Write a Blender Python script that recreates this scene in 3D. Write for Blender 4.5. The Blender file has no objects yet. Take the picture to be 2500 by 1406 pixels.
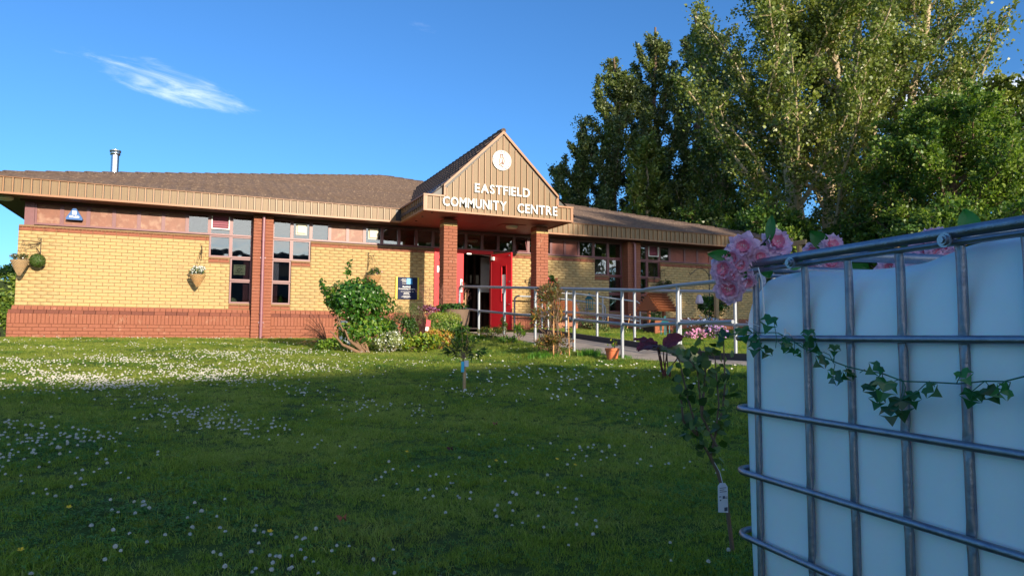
import bpy, bmesh, math, random
import numpy as np
from mathutils import Vector, Matrix, Euler
PI = math.pi
random.seed(7)
rng = np.random.default_rng(11)
scene = bpy.context.scene
COL = scene.collection

# ------------------------------------------------------------------ camera
YAW, PITCH, ROLL = 0.4215, 0.0703, -0.0053
CAM = Vector((3.483, -17.378, 0.097))
cam_d = bpy.data.cameras.new('camera'); cam = bpy.data.objects.new('camera', cam_d)
COL.objects.link(cam); scene.camera = cam
cam_d.sensor_width = 36; cam_d.lens = 1685 / 2500 * 36
cam_d.clip_start = 0.05; cam_d.clip_end = 3000
Fh = Vector((math.sin(YAW), math.cos(YAW), 0)); Rh = Vector((math.cos(YAW), -math.sin(YAW), 0)); Uh = Vector((0, 0, 1))
F2 = Fh * math.cos(PITCH) + Uh * math.sin(PITCH); U2 = -Fh * math.sin(PITCH) + Uh * math.cos(PITCH)
R3 = Rh * math.cos(ROLL) - U2 * math.sin(ROLL); U3 = Rh * math.sin(ROLL) + U2 * math.cos(ROLL)
cam.matrix_world = Matrix(((R3.x, U3.x, -F2.x, CAM.x), (R3.y, U3.y, -F2.y, CAM.y), (R3.z, U3.z, -F2.z, CAM.z), (0, 0, 0, 1)))

# ------------------------------------------------------------------ sun and sky
SUN_EL = math.radians(13.5); SUN_AZ = math.radians(10.0)     # azimuth from the facade normal, towards +x
sdir = Vector((math.sin(SUN_AZ) * math.cos(SUN_EL), -math.cos(SUN_AZ) * math.cos(SUN_EL), math.sin(SUN_EL)))
sd = bpy.data.lights.new('sun', 'SUN'); sd.energy = 3.9; sd.angle = math.radians(0.55); sd.color = (1.0, 0.86, 0.67)
sun = bpy.data.objects.new('sun', sd); COL.objects.link(sun)
sun.rotation_euler = sdir.to_track_quat('Z', 'Y').to_euler()
world = bpy.data.worlds.new('World'); scene.world = world; world.use_nodes = True
wt = world.node_tree; wn = wt.nodes; wl = wt.links
for n in list(wn): wn.remove(n)
def WN(t, **k):
    n = wn.new(t)
    for a, b in k.items(): setattr(n, a, b)
    return n
sky = WN('ShaderNodeTexSky', sky_type='NISHITA', sun_disc=False, sun_elevation=SUN_EL, altitude=50, air_density=1.0, dust_density=0.35, ozone_density=3.2)
# Blender's sky: rotation 0 = sun at +y, growing clockwise (towards +x)
sky.sun_rotation = math.atan2(sdir.x, sdir.y)
tc = WN('ShaderNodeTexCoord')
def wmath(op, a, b=None, c=None):
    n = WN('ShaderNodeMath', operation=op)
    for i, v in enumerate((a, b, c)):
        if v is None: continue
        if isinstance(v, (int, float)): n.inputs[i].default_value = v
        else: wl.new(v, n.inputs[i])
    return n.outputs[0]
sep = WN('ShaderNodeSeparateXYZ'); wl.new(tc.outputs['Generated'], sep.inputs[0])
dx, dy, dz = sep.outputs
zc = wmath('MAXIMUM', dz, 0.02)
px = wmath('DIVIDE', dx, zc); py = wmath('DIVIDE', dy, zc)
def cloud_patch(cx, cy, rx, ry, ang, seed, sx, sy, lo, hi):
    """wispy cirrus on the cloud plane (direction / height): an elliptical mask times stretched noise"""
    ca, sa = math.cos(ang), math.sin(ang)
    ux = wmath('SUBTRACT', px, cx); uy = wmath('SUBTRACT', py, cy)
    a = wmath('ADD', wmath('MULTIPLY', ux, ca), wmath('MULTIPLY', uy, sa))
    b = wmath('SUBTRACT', wmath('MULTIPLY', uy, ca), wmath('MULTIPLY', ux, sa))
    r2 = wmath('ADD', wmath('POWER', wmath('ABSOLUTE', wmath('DIVIDE', a, rx)), 2), wmath('POWER', wmath('ABSOLUTE', wmath('DIVIDE', b, ry)), 2))
    m = WN('ShaderNodeMapRange'); wl.new(r2, m.inputs[0]); m.inputs[1].default_value = 1.0; m.inputs[2].default_value = 0.0
    cb = WN('ShaderNodeCombineXYZ'); wl.new(wmath('MULTIPLY', a, sx), cb.inputs[0]); wl.new(wmath('MULTIPLY', b, sy), cb.inputs[1]); cb.inputs[2].default_value = seed
    nz = WN('ShaderNodeTexNoise'); nz.inputs['Scale'].default_value = 1; nz.inputs['Detail'].default_value = 10; nz.inputs['Roughness'].default_value = 0.62; nz.inputs['Distortion'].default_value = 0.5
    wl.new(cb.outputs[0], nz.inputs['Vector'])
    s = WN('ShaderNodeMapRange'); s.interpolation_type = 'SMOOTHSTEP'; s.inputs[1].default_value = lo; s.inputs[2].default_value = hi
    wl.new(wmath('ADD', nz.outputs[0], wmath('MULTIPLY', wmath('SUBTRACT', m.outputs[0], 1.0), 0.55)), s.inputs[0])
    return wmath('MULTIPLY', s.outputs[0], wmath('GREATER_THAN', dz, 0.0))
CLOUDS = [
    cloud_patch(-0.11, 3.07, 0.62, 0.27, math.radians(39), 9.2, 3.6, 6.6, 0.26, 0.92),
    cloud_patch(3.1, 1.85, 0.75, 0.6, math.radians(-20), 7.7, 2.0, 4.0, 0.12, 0.5),
    cloud_patch(-1.0, -6.2, 17.0, 6.6, math.radians(8), 12.2, 0.35, 0.8, 0.14, 0.50),  # unseen cloud cover mirrored in the windows, enlarged and brightened to lift the shade
]
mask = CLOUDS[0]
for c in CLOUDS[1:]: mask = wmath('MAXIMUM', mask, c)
tint = WN('ShaderNodeMix', data_type='RGBA', blend_type='MULTIPLY'); tint.inputs[0].default_value = 1.0
wl.new(sky.outputs[0], tint.inputs[6]); tint.inputs[7].default_value = (0.335, 0.575, 0.80, 1)
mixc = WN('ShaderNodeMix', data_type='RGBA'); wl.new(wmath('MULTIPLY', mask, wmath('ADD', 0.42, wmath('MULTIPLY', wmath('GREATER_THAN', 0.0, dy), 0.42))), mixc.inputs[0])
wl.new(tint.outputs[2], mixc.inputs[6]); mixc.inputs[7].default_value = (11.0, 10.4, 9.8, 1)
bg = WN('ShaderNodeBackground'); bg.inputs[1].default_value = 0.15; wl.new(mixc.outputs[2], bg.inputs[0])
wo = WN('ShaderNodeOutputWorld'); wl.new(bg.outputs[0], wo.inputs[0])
vs = scene.view_settings; vs.view_transform = 'Standard'; vs.look = 'None'; vs.gamma = 1.0; vs.exposure = 0.90; vs.use_curve_mapping = False

# ------------------------------------------------------------------ helpers: tags
def tag(o, label=None, cat=None, group=None, kind=None):
    if label: o['label'] = label
    if cat: o['category'] = cat
    if group: o['group'] = group
    if kind: o['kind'] = kind
    return o
def thing(name, loc, label, cat, group=None, rz=0.0):
    o = bpy.data.objects.new(name, None); COL.objects.link(o)
    o.location = loc; o.rotation_euler = (0, 0, rz); o.empty_display_size = 0.1
    o['_w'] = 0; del o['_w']
    ORG[o.name] = Vector(loc)
    return tag(o, label, cat, group)
ORG = {}
def org(o): return ORG.get(o.name, Vector((0, 0, 0))) if o is not None else Vector((0, 0, 0))

def link_mesh(name, me, parent=None, loc=None):
    o = bpy.data.objects.new(name, me); COL.objects.link(o)
    if parent is not None: o.parent = parent
    if loc is not None: o.location = loc
    return o
def copy_tree(o, parent=None):
    c = o.copy(); COL.objects.link(c); c.parent = parent
    ORG[c.name] = ORG.get(o.name, Vector((0, 0, 0))).copy()
    for ch in list(o.children): copy_tree(ch, c)
    return c

# ------------------------------------------------------------------ helpers: mesh accumulator
class MB:
    def __init__(s): s.V = []; s.F = []; s.m = []; s.mi = 0
    def add(s, V, F):
        b = len(s.V); s.V.extend([tuple(v) for v in V])
        for f in F: s.F.append(tuple(i + b for i in f)); s.m.append(s.mi)
        return s
    def box(s, x0, x1, y0, y1, z0, z1, R=None, c=None):
        V = [(x, y, z) for z in (z0, z1) for y in (y0, y1) for x in (x0, x1)]
        if R is not None:
            V = [tuple((R @ Vector(v)) + (Vector(c) if c is not None else Vector())) for v in V]
        elif c is not None: V = [(v[0] + c[0], v[1] + c[1], v[2] + c[2]) for v in V]
        return s.add(V, [(0, 2, 3, 1), (4, 5, 7, 6), (0, 1, 5, 4), (2, 6, 7, 3), (0, 4, 6, 2), (1, 3, 7, 5)])
    def prism(s, poly, a0, a1, axis='y'):
        """polygon (2-D) extruded along an axis; for axis y the polygon is (x, z), x: (y, z), z: (x, y)"""
        n = len(poly); V = []
        for a in (a0, a1):
            for p in poly:
                V.append({'y': (p[0], a, p[1]), 'x': (a, p[0], p[1]), 'z': (p[0], p[1], a)}[axis])
        F = [tuple(range(n)), tuple(range(2 * n - 1, n - 1, -1))]
        for i in range(n):
            j = (i + 1) % n; F.append((i, i + n, j + n, j))
        return s.add(V, F)
    def tube(s, pts, r, n=8, closed=False, cap=True):
        P = [Vector(p) for p in pts]; k = len(P)
        if not hasattr(r, '__len__'): r = [r] * k
        V = []; up = None
        for i in range(k):
            if closed: t = (P[(i + 1) % k] - P[i - 1])
            else: t = P[min(i + 1, k - 1)] - P[max(i - 1, 0)]
            if t.length < 1e-9: t = Vector((0, 0, 1))
            t.normalize()
            if up is None:
                up = Vector((0, 0, 1)) if abs(t.z) < 0.9 else Vector((1, 0, 0))
            a = t.cross(up)
            if a.length < 1e-6: a = t.cross(Vector((0.3, 1, 0.2)))
            a.normalize(); b = a.cross(t).normalized(); up = b
            for j in range(n):
                q = 2 * PI * j / n
                V.append(P[i] + (a * math.cos(q) + b * math.sin(q)) * r[i])
        F = []
        rngk = range(k if closed else k - 1)
        for i in rngk:
            i2 = (i + 1) % k
            for j in range(n):
                j2 = (j + 1) % n; F.append((i * n + j, i * n + j2, i2 * n + j2, i2 * n + j))
        if cap and not closed:
            F.append(tuple(range(n - 1, -1, -1))); F.append(tuple((k - 1) * n + j for j in range(n)))
        return s.add(V, F)
    def lathe(s, c, prof, n=16, sx=1, sy=1, cap=True):
        V = [];
        for (r, z) in prof:
            for j in range(n):
                q = 2 * PI * j / n; V.append((c[0] + r * sx * math.cos(q), c[1] + r * sy * math.sin(q), c[2] + z))
        F = []
        for i in range(len(prof) - 1):
            for j in range(n):
                j2 = (j + 1) % n; F.append((i * n + j, i * n + j2, (i + 1) * n + j2, (i + 1) * n + j))
        if cap:
            F.append(tuple(range(n - 1, -1, -1))); F.append(tuple((len(prof) - 1) * n + j for j in range(n)))
        return s.add(V, F)
    def ball(s, c, r, n=8, m=6, sc=(1, 1, 1)):
        V = []; F = []
        for i in range(m + 1):
            th = PI * i / m
            for j in range(n):
                q = 2 * PI * j / n
                V.append((c[0] + r * sc[0] * math.sin(th) * math.cos(q), c[1] + r * sc[1] * math.sin(th) * math.sin(q), c[2] + r * sc[2] * math.cos(th)))
        for i in range(m):
            for j in range(n):
                j2 = (j + 1) % n; F.append((i * n + j, (i + 1) * n + j, (i + 1) * n + j2, i * n + j2))
        return s.add(V, F)
    def build(s, name, mat, parent=None, smooth=False, local=False, loc=None):
        off = Vector((0, 0, 0)) if local else org(parent)
        me = bpy.data.meshes.new(name)
        me.from_pydata([(v[0] - off.x, v[1] - off.y, v[2] - off.z) for v in s.V], [], s.F)
        for mm in (mat if isinstance(mat, (list, tuple)) else [mat]): me.materials.append(mm)
        if isinstance(mat, (list, tuple)): me.polygons.foreach_set('material_index', s.m)
        if smooth:
            me.polygons.foreach_set('use_smooth', [True] * len(s.F))
            try: me.set_sharp_from_angle(angle=math.radians(42))
            except Exception: pass
        me.update()
        o = link_mesh(name, me, parent, loc)
        ORG[o.name] = off.copy()
        return o

def np_mesh(name, V, F, mat, parent=None, smooth=False, midx=None, attrs=None):
    """V (n,3) world coordinates, F (m,k) faces of one size"""
    off = np.array(org(parent)); V = np.asarray(V, dtype=np.float32) - off.astype(np.float32)
    F = np.asarray(F, dtype=np.int32); m, k = F.shape
    me = bpy.data.meshes.new(name)
    me.vertices.add(len(V)); me.vertices.foreach_set('co', V.ravel())
    me.loops.add(m * k); me.loops.foreach_set('vertex_index', F.ravel())
    me.polygons.add(m); me.polygons.foreach_set('loop_start', np.arange(0, m * k, k, dtype=np.int32))
    try: me.polygons.foreach_set('loop_total', np.full(m, k, dtype=np.int32))
    except Exception: pass
    for mm in (mat if isinstance(mat, (list, tuple)) else [mat]): me.materials.append(mm)
    if midx is not None: me.polygons.foreach_set('material_index', np.asarray(midx, dtype=np.int32))
    if smooth: me.polygons.foreach_set('use_smooth', np.ones(m, dtype=bool))
    me.update(calc_edges=True); me.validate()
    o = link_mesh(name, me, parent); ORG[o.name] = Vector(off)
    return o

def frames_from(d, rng_, roll=None):
    """(n,3) directions -> (n,3,3) matrices whose columns are side, dir, normal"""
    d = d / (np.linalg.norm(d, axis=1, keepdims=True) + 1e-9)
    r = rng_.normal(size=d.shape)
    a = np.cross(d, r); a /= (np.linalg.norm(a, axis=1, keepdims=True) + 1e-9)
    b = np.cross(a, d)
    return np.stack([a, d, b], axis=2)
LEAF4 = (np.array([(0, 0, 0), (-.36, .42, .10), (0, 1, 0), (.36, .42, .10)], float), np.array([(0, 3, 2, 1)]))
LEAF6 = (np.array([(0, 0, 0), (-.30, .32, .06), (-.22, .72, .05), (0, 1.02, -.06), (.22, .72, .05), (.30, .32, .06), (0, .35, 0), (0, .72, -.01)], float),
         np.array([(0, 6, 1, 1), (6, 7, 2, 1), (7, 3, 2, 2), (0, 5, 6, 6), (5, 4, 7, 6), (4, 3, 7, 7)]))
LANCE = (np.array([(0, 0, 0), (-.13, .35, .03), (0, 1, -.10), (.13, .35, .03)], float), np.array([(0, 3, 2, 1)]))
def leaves(name, pos, dirs, size, mat, parent, tpl=LEAF4, midx=None, seed=0):
    r = np.random.default_rng(seed + 5)
    T, TF = tpl; n = len(pos)
    if TF.shape[1] == 4 and any(f[2] == f[3] for f in TF):      # mixed template: split into triangles
        tri = []
        for f in TF:
            tri.append((f[0], f[1], f[2]))
            if f[3] != f[2]: tri.append((f[0], f[2], f[3]))
        TF = np.array(tri)
    M = frames_from(dirs, r)
    s = np.broadcast_to(np.asarray(size, float), (n,))
    V = np.einsum('nij,kj->nki', M, T) * s[:, None, None] + pos[:, None, :]
    F = TF[None] + (np.arange(n) * len(T))[:, None, None]
    mi = None if midx is None else np.repeat(midx, len(TF))
    return np_mesh(name, V.reshape(-1, 3), F.reshape(-1, TF.shape[1]), mat, parent, midx=mi)

# ------------------------------------------------------------------ helpers: materials
MATS = {}
def mat(name, c, c2=None, rough=0.7, metal=0.0, isl=0.0, nz=0.0, nscale=6.0, bump=0.0, bscale=60.0, spec=0.5, trans=0.0, tcol=None, coat=0.0, c3=None, c3scale=1.0, c3lo=.5, c3hi=.7, sss=0.0, stripes=0.0, sscale=90, zdirt=None, nstretch=None, coatr=0.1):
    if name in MATS: return MATS[name]
    m = bpy.data.materials.new(name); m.use_nodes = True; t = m.node_tree; N = t.nodes; L = t.links
    p = N['Principled BSDF']; out = N['Material Output']
    geo = N.new('ShaderNodeNewGeometry'); oi = N.new('ShaderNodeObjectInfo')
    def mt(op, a, b=None, clamp=False):
        n = N.new('ShaderNodeMath'); n.operation = op; n.use_clamp = clamp
        for i, v in enumerate((a, b)):
            if v is None: continue
            if isinstance(v, (int, float)): n.inputs[i].default_value = v
            else: L.new(v, n.inputs[i])
        return n.outputs[0]
    def mix(f, a, b, bt='MIX'):
        n = N.new('ShaderNodeMix'); n.data_type = 'RGBA'; n.blend_type = bt
        for i, v in ((0, f), (6, a), (7, b)):
            if isinstance(v, (int, float)): n.inputs[i].default_value = v
            elif isinstance(v, tuple): n.inputs[i].default_value = (*v, 1) if len(v) == 3 else v
            else: L.new(v, n.inputs[i])
        return n.outputs[2]
    rnd = mt('FRACT', mt('ADD', mt('MULTIPLY', geo.outputs['Random Per Island'], 7.31), mt('MULTIPLY', oi.outputs['Random'], 5.17)))
    def noise(scale, detail=4, rough_=.6, stretch=None):
        n = N.new('ShaderNodeTexNoise'); n.inputs['Scale'].default_value = scale; n.inputs['Detail'].default_value = detail; n.inputs['Roughness'].default_value = rough_
        if stretch:
            mp = N.new('ShaderNodeMapping'); mp.inputs['Scale'].default_value = stretch; L.new(geo.outputs['Position'], mp.inputs[0]); L.new(mp.outputs[0], n.inputs['Vector'])
        else: L.new(geo.outputs['Position'], n.inputs['Vector'])
        return n.outputs[0]
    col = tuple(c)
    if c2 is not None: col = mix(rnd, tuple(c), tuple(c2))
    if c3 is not None:
        mr = N.new('ShaderNodeMapRange'); mr.inputs[1].default_value = c3lo; mr.inputs[2].default_value = c3hi; L.new(noise(c3scale, 5), mr.inputs[0])
        col = mix(mr.outputs[0], col, tuple(c3))
    fac = None
    if isl: fac = mt('ADD', mt('MULTIPLY', mt('SUBTRACT', rnd, .5), 2 * isl), 1.0)
    if nz:
        f2 = mt('ADD', mt('MULTIPLY', mt('SUBTRACT', noise(nscale, 6, .65, nstretch), .5), 3.0 * nz), 1.0)
        fac = f2 if fac is None else mt('MULTIPLY', fac, f2)
    if stripes:
        w = N.new('ShaderNodeTexNoise'); w.inputs['Scale'].default_value = 1; w.inputs['Detail'].default_value = 1
        mp = N.new('ShaderNodeMapping'); mp.inputs['Scale'].default_value = (sscale, sscale, .05); L.new(geo.outputs['Position'], mp.inputs[0]); L.new(mp.outputs[0], w.inputs['Vector'])
        f3 = mt('ADD', mt('MULTIPLY', mt('SUBTRACT', w.outputs[0], .5), 3.0 * stripes), 1.0)
        fac = f3 if fac is None else mt('MULTIPLY', fac, f3)
    if fac is not None:
        cb = N.new('ShaderNodeCombineColor')
        for i in range(3): L.new(fac, cb.inputs[i])
        col = mix(1.0, col, cb.outputs[0], 'MULTIPLY')
    if isinstance(col, tuple): p.inputs['Base Color'].default_value = (*col, 1)
    else: L.new(col, p.inputs['Base Color'])
    p.inputs['Roughness'].default_value = rough; p.inputs['Metallic'].default_value = metal
    p.inputs['Specular IOR Level'].default_value = spec
    if coat: p.inputs['Coat Weight'].default_value = coat; p.inputs['Coat Roughness'].default_value = coatr
    if sss:
        p.inputs['Subsurface Weight'].default_value = sss; p.inputs['Subsurface Scale'].default_value = 0.04
    if bump:
        b = N.new('ShaderNodeBump'); b.inputs['Strength'].default_value = bump; b.inputs['Distance'].default_value = 0.01
        L.new(noise(bscale, 6, .7, nstretch), b.inputs['Height']); L.new(b.outputs[0], p.inputs['Normal'])
    if trans:
        tr = N.new('ShaderNodeBsdfTranslucent')
        if tcol: tr.inputs[0].default_value = (*tcol, 1)
        elif isinstance(col, tuple): tr.inputs[0].default_value = (*col, 1)
        else:
            br = mix(1.0, col, (1.5, 1.7, .7), 'MULTIPLY'); L.new(br, tr.inputs[0])
        ms = N.new('ShaderNodeMixShader'); ms.inputs[0].default_value = trans
        L.new(p.outputs[0], ms.inputs[1]); L.new(tr.outputs[0], ms.inputs[2]); L.new(ms.outputs[0], out.inputs[0])
    MATS[name] = m
    return m
def glass_mat(name, tint=(.55, .6, .6), refl=0.30, rough=0.02):
    if name in MATS: return MATS[name]
    m = bpy.data.materials.new(name); m.use_nodes = True; t = m.node_tree; N = t.nodes; L = t.links
    for n in list(N):
        if n.type == 'BSDF_PRINCIPLED': N.remove(n)
    tr = N.new('ShaderNodeBsdfTransparent'); tr.inputs[0].default_value = (*tint, 1)
    gl = N.new('ShaderNodeBsdfGlossy'); gl.inputs['Roughness'].default_value = rough; gl.inputs[0].default_value = (1, 1, 1, 1)
    fr = N.new('ShaderNodeFresnel'); fr.inputs[0].default_value = 1.5
    ad = N.new('ShaderNodeMath'); ad.operation = 'ADD'; ad.use_clamp = True; L.new(fr.outputs[0], ad.inputs[0]); ad.inputs[1].default_value = refl - .04
    nz = N.new('ShaderNodeTexNoise'); nz.inputs['Scale'].default_value = 1.6; g = N.new('ShaderNodeNewGeometry'); L.new(g.outputs['Position'], nz.inputs['Vector'])
    b = N.new('ShaderNodeBump'); b.inputs['Strength'].default_value = .25; b.inputs['Distance'].default_value = .02; L.new(nz.outputs[0], b.inputs['Height']); L.new(b.outputs[0], gl.inputs['Normal'])
    ms = N.new('ShaderNodeMixShader'); L.new(ad.outputs[0], ms.inputs[0]); L.new(tr.outputs[0], ms.inputs[1]); L.new(gl.outputs[0], ms.inputs[2])
    L.new(ms.outputs[0], N['Material Output'].inputs[0]); MATS[name] = m
    return m

m_yb = mat('yellow_brick', (.53, .385, .175), (.45, .305, .13), rough=.85, isl=.14, nz=.12, nscale=30, bump=.35, bscale=220, c3=(.40, .275, .135), c3scale=1.1, c3lo=.50, c3hi=.85)
m_rb = mat('red_brick', (.33, .115, .062), (.26, .09, .052), rough=.85, isl=.14, nz=.14, nscale=18, bump=.35, bscale=220, c3=(.42, .23, .15), c3scale=4.5, c3lo=.60, c3hi=.80)
m_db = mat('dark_brick', (.17, .052, .030), (.21, .066, .036), rough=.75, isl=.10, nz=.12, nscale=20, bump=.3, bscale=200)
m_ym = mat('yellow_mortar', (.25, .16, .08), rough=.95, nz=.12)
m_rm = mat('red_mortar', (.17, .06, .035), rough=.95, nz=.2, c3=(.40, .26, .18), c3scale=7, c3lo=.62, c3hi=.7)
m_clad = mat('gold_cladding', (.185, .118, .052), (.21, .13, .058), rough=.48, nz=.10, nscale=5, stripes=.16, sscale=75, spec=.4)
m_rib = mat('gold_rib', (.30, .15, .055), rough=.42, nz=.10, nscale=8, spec=.5)
m_trim = mat('orange_trim', (.31, .135, .055), rough=.45, nz=.10, nscale=4)
m_tile = mat('roof_tile', (.125, .082, .060), (.090, .062, .050), rough=.9, isl=.15, nz=.40, nscale=11, c3=(.20, .14, .09), c3scale=22, c3lo=.55, c3hi=.7, bump=.6, bscale=50)
m_frame = mat('purple_brown_paint', (.165, .048, .055), rough=.42, nz=.15, nscale=14, coat=.08, c3=(.40, .25, .24), c3scale=30, c3lo=.68, c3hi=.78)
m_panel = mat('brown_infill', (.23, .088, .052), rough=.45, nz=.26, nscale=7, spec=.35, c3=(.38, .22, .15), c3scale=5, c3lo=.5, c3hi=.72)
m_panelr = mat('red_brown_infill', (.25, .065, .045), rough=.45, nz=.26, nscale=7, spec=.35)
m_pane = glass_mat('window_glass', refl=.14)
m_dark = mat('dark_interior', (.035, .025, .025), rough=.8, nz=.2)
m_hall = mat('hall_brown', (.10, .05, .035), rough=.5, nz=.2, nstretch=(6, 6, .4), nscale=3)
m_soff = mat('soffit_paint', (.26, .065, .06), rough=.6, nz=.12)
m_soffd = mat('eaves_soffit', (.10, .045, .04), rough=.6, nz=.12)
m_pipe = mat('purple_pipe', (.26, .105, .13), rough=.35, nz=.12, coat=.2)
m_reddoor = mat('red_door_paint', (.58, .018, .028), rough=.5, nz=.05, spec=.3)
m_white = mat('white_paint', (.80, .79, .76), rough=.45)
m_letter = mat('white_letter', (.62, .61, .57), rough=.4)
m_steel = mat('flue_steel', (.62, .64, .66), rough=.22, metal=1.0, nz=.08, nstretch=(30, 30, .6), nscale=1)
m_chrome = mat('bright_metal', (.75, .75, .75), rough=.2, metal=1.0)
m_bolt = mat('zinc_bolt', (.30, .33, .38), rough=.38, metal=.9, nz=.2, nscale=200)
m_rail = mat('galvanised_rail', (.33, .35, .38), rough=.5, metal=.35, nz=.10, nscale=25, c3=(.22, .23, .25), c3scale=40, c3lo=.60, c3hi=.72)
m_conc = mat('path_concrete', (.42, .34, .26), rough=.95, nz=.22, nscale=9, bump=.5, bscale=70, c3=(.28, .23, .18), c3scale=2.5)
m_kerb = mat('dark_kerb', (.055, .05, .048), rough=.9, nz=.25)
m_bark = mat('pale_bark', (.46, .36, .22), rough=.85, nz=.35, nscale=4, bump=.6, bscale=14)
m_barkd = mat('brown_bark', (.17, .11, .07), rough=.9, nz=.35, nscale=10, bump=.8, bscale=30)
m_wood = mat('timber', (.42, .27, .13), rough=.75, nz=.20, nscale=5, nstretch=(8, 8, .8), bump=.2, bscale=8)
m_woodr = mat('orange_stained_timber', (.30, .095, .04), rough=.6, nz=.22, nscale=5, nstretch=(3, 8, 8), bump=.2, bscale=6)
m_sleeper = mat('weathered_board', (.33, .23, .13), rough=.85, nz=.25, nscale=4, nstretch=(1, 8, 8), bump=.3, bscale=6)
m_soil = mat('garden_soil', (.045, .03, .02), rough=1.0, nz=.4, nscale=12, bump=.8, bscale=30)
m_black = mat('black_iron', (.02, .02, .022), rough=.45)
m_terra = mat('terracotta', (.62, .16, .06), rough=.75, nz=.10)
m_wicker = mat('wicker', (.46, .32, .17), (.36, .24, .12), rough=.85, isl=.2, nz=.2)

# ------------------------------------------------------------------ ground shape
def sst(a, b, x):
    t = np.clip((np.asarray(x, float) - a) / (b - a), 0, 1); return t * t * (3 - 2 * t)
YP = [-90, -25, -17.4, -15, -12.5, -10.4, -7.5, -4.6, -1, .5, 90]
ZP = [-1.6, -1.1, -.90, -.82, -.63, -.45, -.27, -.13, 0.0, .02, .3]
def hpath(y): return np.interp(y, [-40, -9.0, -3.0, 0], [-.24, -.23, .19, .2])
def ground(x, y):
    x = np.asarray(x, float); y = np.asarray(y, float)
    b = np.interp(y, YP, ZP) + .012 * np.sin(x * 1.3 + y * .7) * sst(0, -3, y)
    w = sst(7.0, 9.2, x) * (1 - sst(22, 30, x)) * (1 - sst(-.6, .8, y))
    r = hpath(y) - .03 + sst(10.62, 10.66, x) * .11
    return b * (1 - w) + r * w
def gz(x, y): return float(ground(x, y))
# ================================================================== GROUND, PATH
def axis(segs):
    out = []
    for a, b, st in segs: out += list(np.arange(a, b, st))
    return np.array(out + [segs[-1][1]])
gx = axis([(-400, -60, 40), (-60, -14, 4), (-14, 24, .2), (24, 60, 4), (60, 400.1, 40)])
gy = axis([(-400, -60, 40), (-60, -20, 4), (-20, 1, .2), (1, 60, 4), (60, 400.1, 40)])
GX, GY = np.meshgrid(gx, gy); GZ = ground(GX, GY)
nx_, ny_ = len(gx), len(gy)
GI = (np.arange(ny_ - 1)[:, None] * nx_ + np.arange(nx_ - 1)[None]).ravel()
GF = np.stack([GI, GI + 1, GI + 1 + nx_, GI + nx_], 1)
m_turf = mat('turf', (.085, .125, .024), (.075, .11, .022), rough=1.0, nz=.45, nscale=22, bump=1.0, bscale=60, c3=(.085, .085, .028), c3scale=.8, c3lo=.52, c3hi=.72, spec=.1)
lawn = np_mesh('lawn', np.stack([GX.ravel(), GY.ravel(), GZ.ravel()], 1), GF, m_turf, smooth=True); lawn['kind'] = 'structure'

# path: ramp from the entrance landing down to a level stretch, slabs with recessed joints
path = MB().box(8.6, 14.6, -1.3, -.12, -.1, .16).build('path', m_conc); path['kind'] = 'structure'
def xl(y): return float(np.interp(y, [-14, -9, -3, -1.3], [9.42, 9.33, 8.92, 8.7]))
ys = [-1.31, -3.0, -4.5, -6.0, -7.5, -9.0, -10.5, -12.0, -13.5]
for i in range(len(ys) - 1):
    a, b = ys[i] - .006, ys[i + 1] + .006
    za, zb = float(hpath(ys[i])), float(hpath(ys[i + 1]))
    if i == 0: za = zb = .2 - .005
    v = [(xl(a), a, za), (10.6, a, za), (10.6, b, zb), (xl(b), b, zb)]
    s = MB(); s.add([(p[0], p[1], p[2] - .14) for p in v] + v, [(0, 1, 2, 3), (7, 6, 5, 4), (0, 4, 5, 1), (1, 5, 6, 2), (2, 6, 7, 3), (3, 7, 4, 0)])
    o = s.build('path_slab', m_conc, path)
s = MB().box(11.3, 14.5, -2.35, -1.31, -.1, .15); s.build('path_slab', m_conc, path)
s = MB()
for i in range(len(ys) - 1):
    a, b = ys[i], ys[i + 1]; za, zb = float(hpath(a)), float(hpath(b))
    if i == 0: continue
    s.add([(10.6, a, za - .15), (10.68, a, za - .15), (10.68, b, zb - .15), (10.6, b, zb - .15), (10.6, a, za + .10), (10.68, a, za + .10), (10.68, b, zb + .10), (10.6, b, zb + .10)],
          [(0, 1, 2, 3), (7, 6, 5, 4), (0, 4, 5, 1), (1, 5, 6, 2), (2, 6, 7, 3), (3, 7, 4, 0)])
k = s.build('kerb', m_kerb, path)
bed = MB().box(11.5, 20.4, -1.3, -.13, -.1, .20)
bed.box(11.7, 12.9, -3.6, -2.4, -.1, .21); o = bed.build('flower_bed_soil', m_soil); o['kind'] = 'structure'

# ================================================================== THE COMMUNITY CENTRE
bld = thing('community_centre', (0, 0, 0), 'low yellow and red brick community centre with gold fascia and gabled entrance canopy', 'building')
ZY0, ZY1 = .70, 2.275            # yellow brickwork
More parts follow.
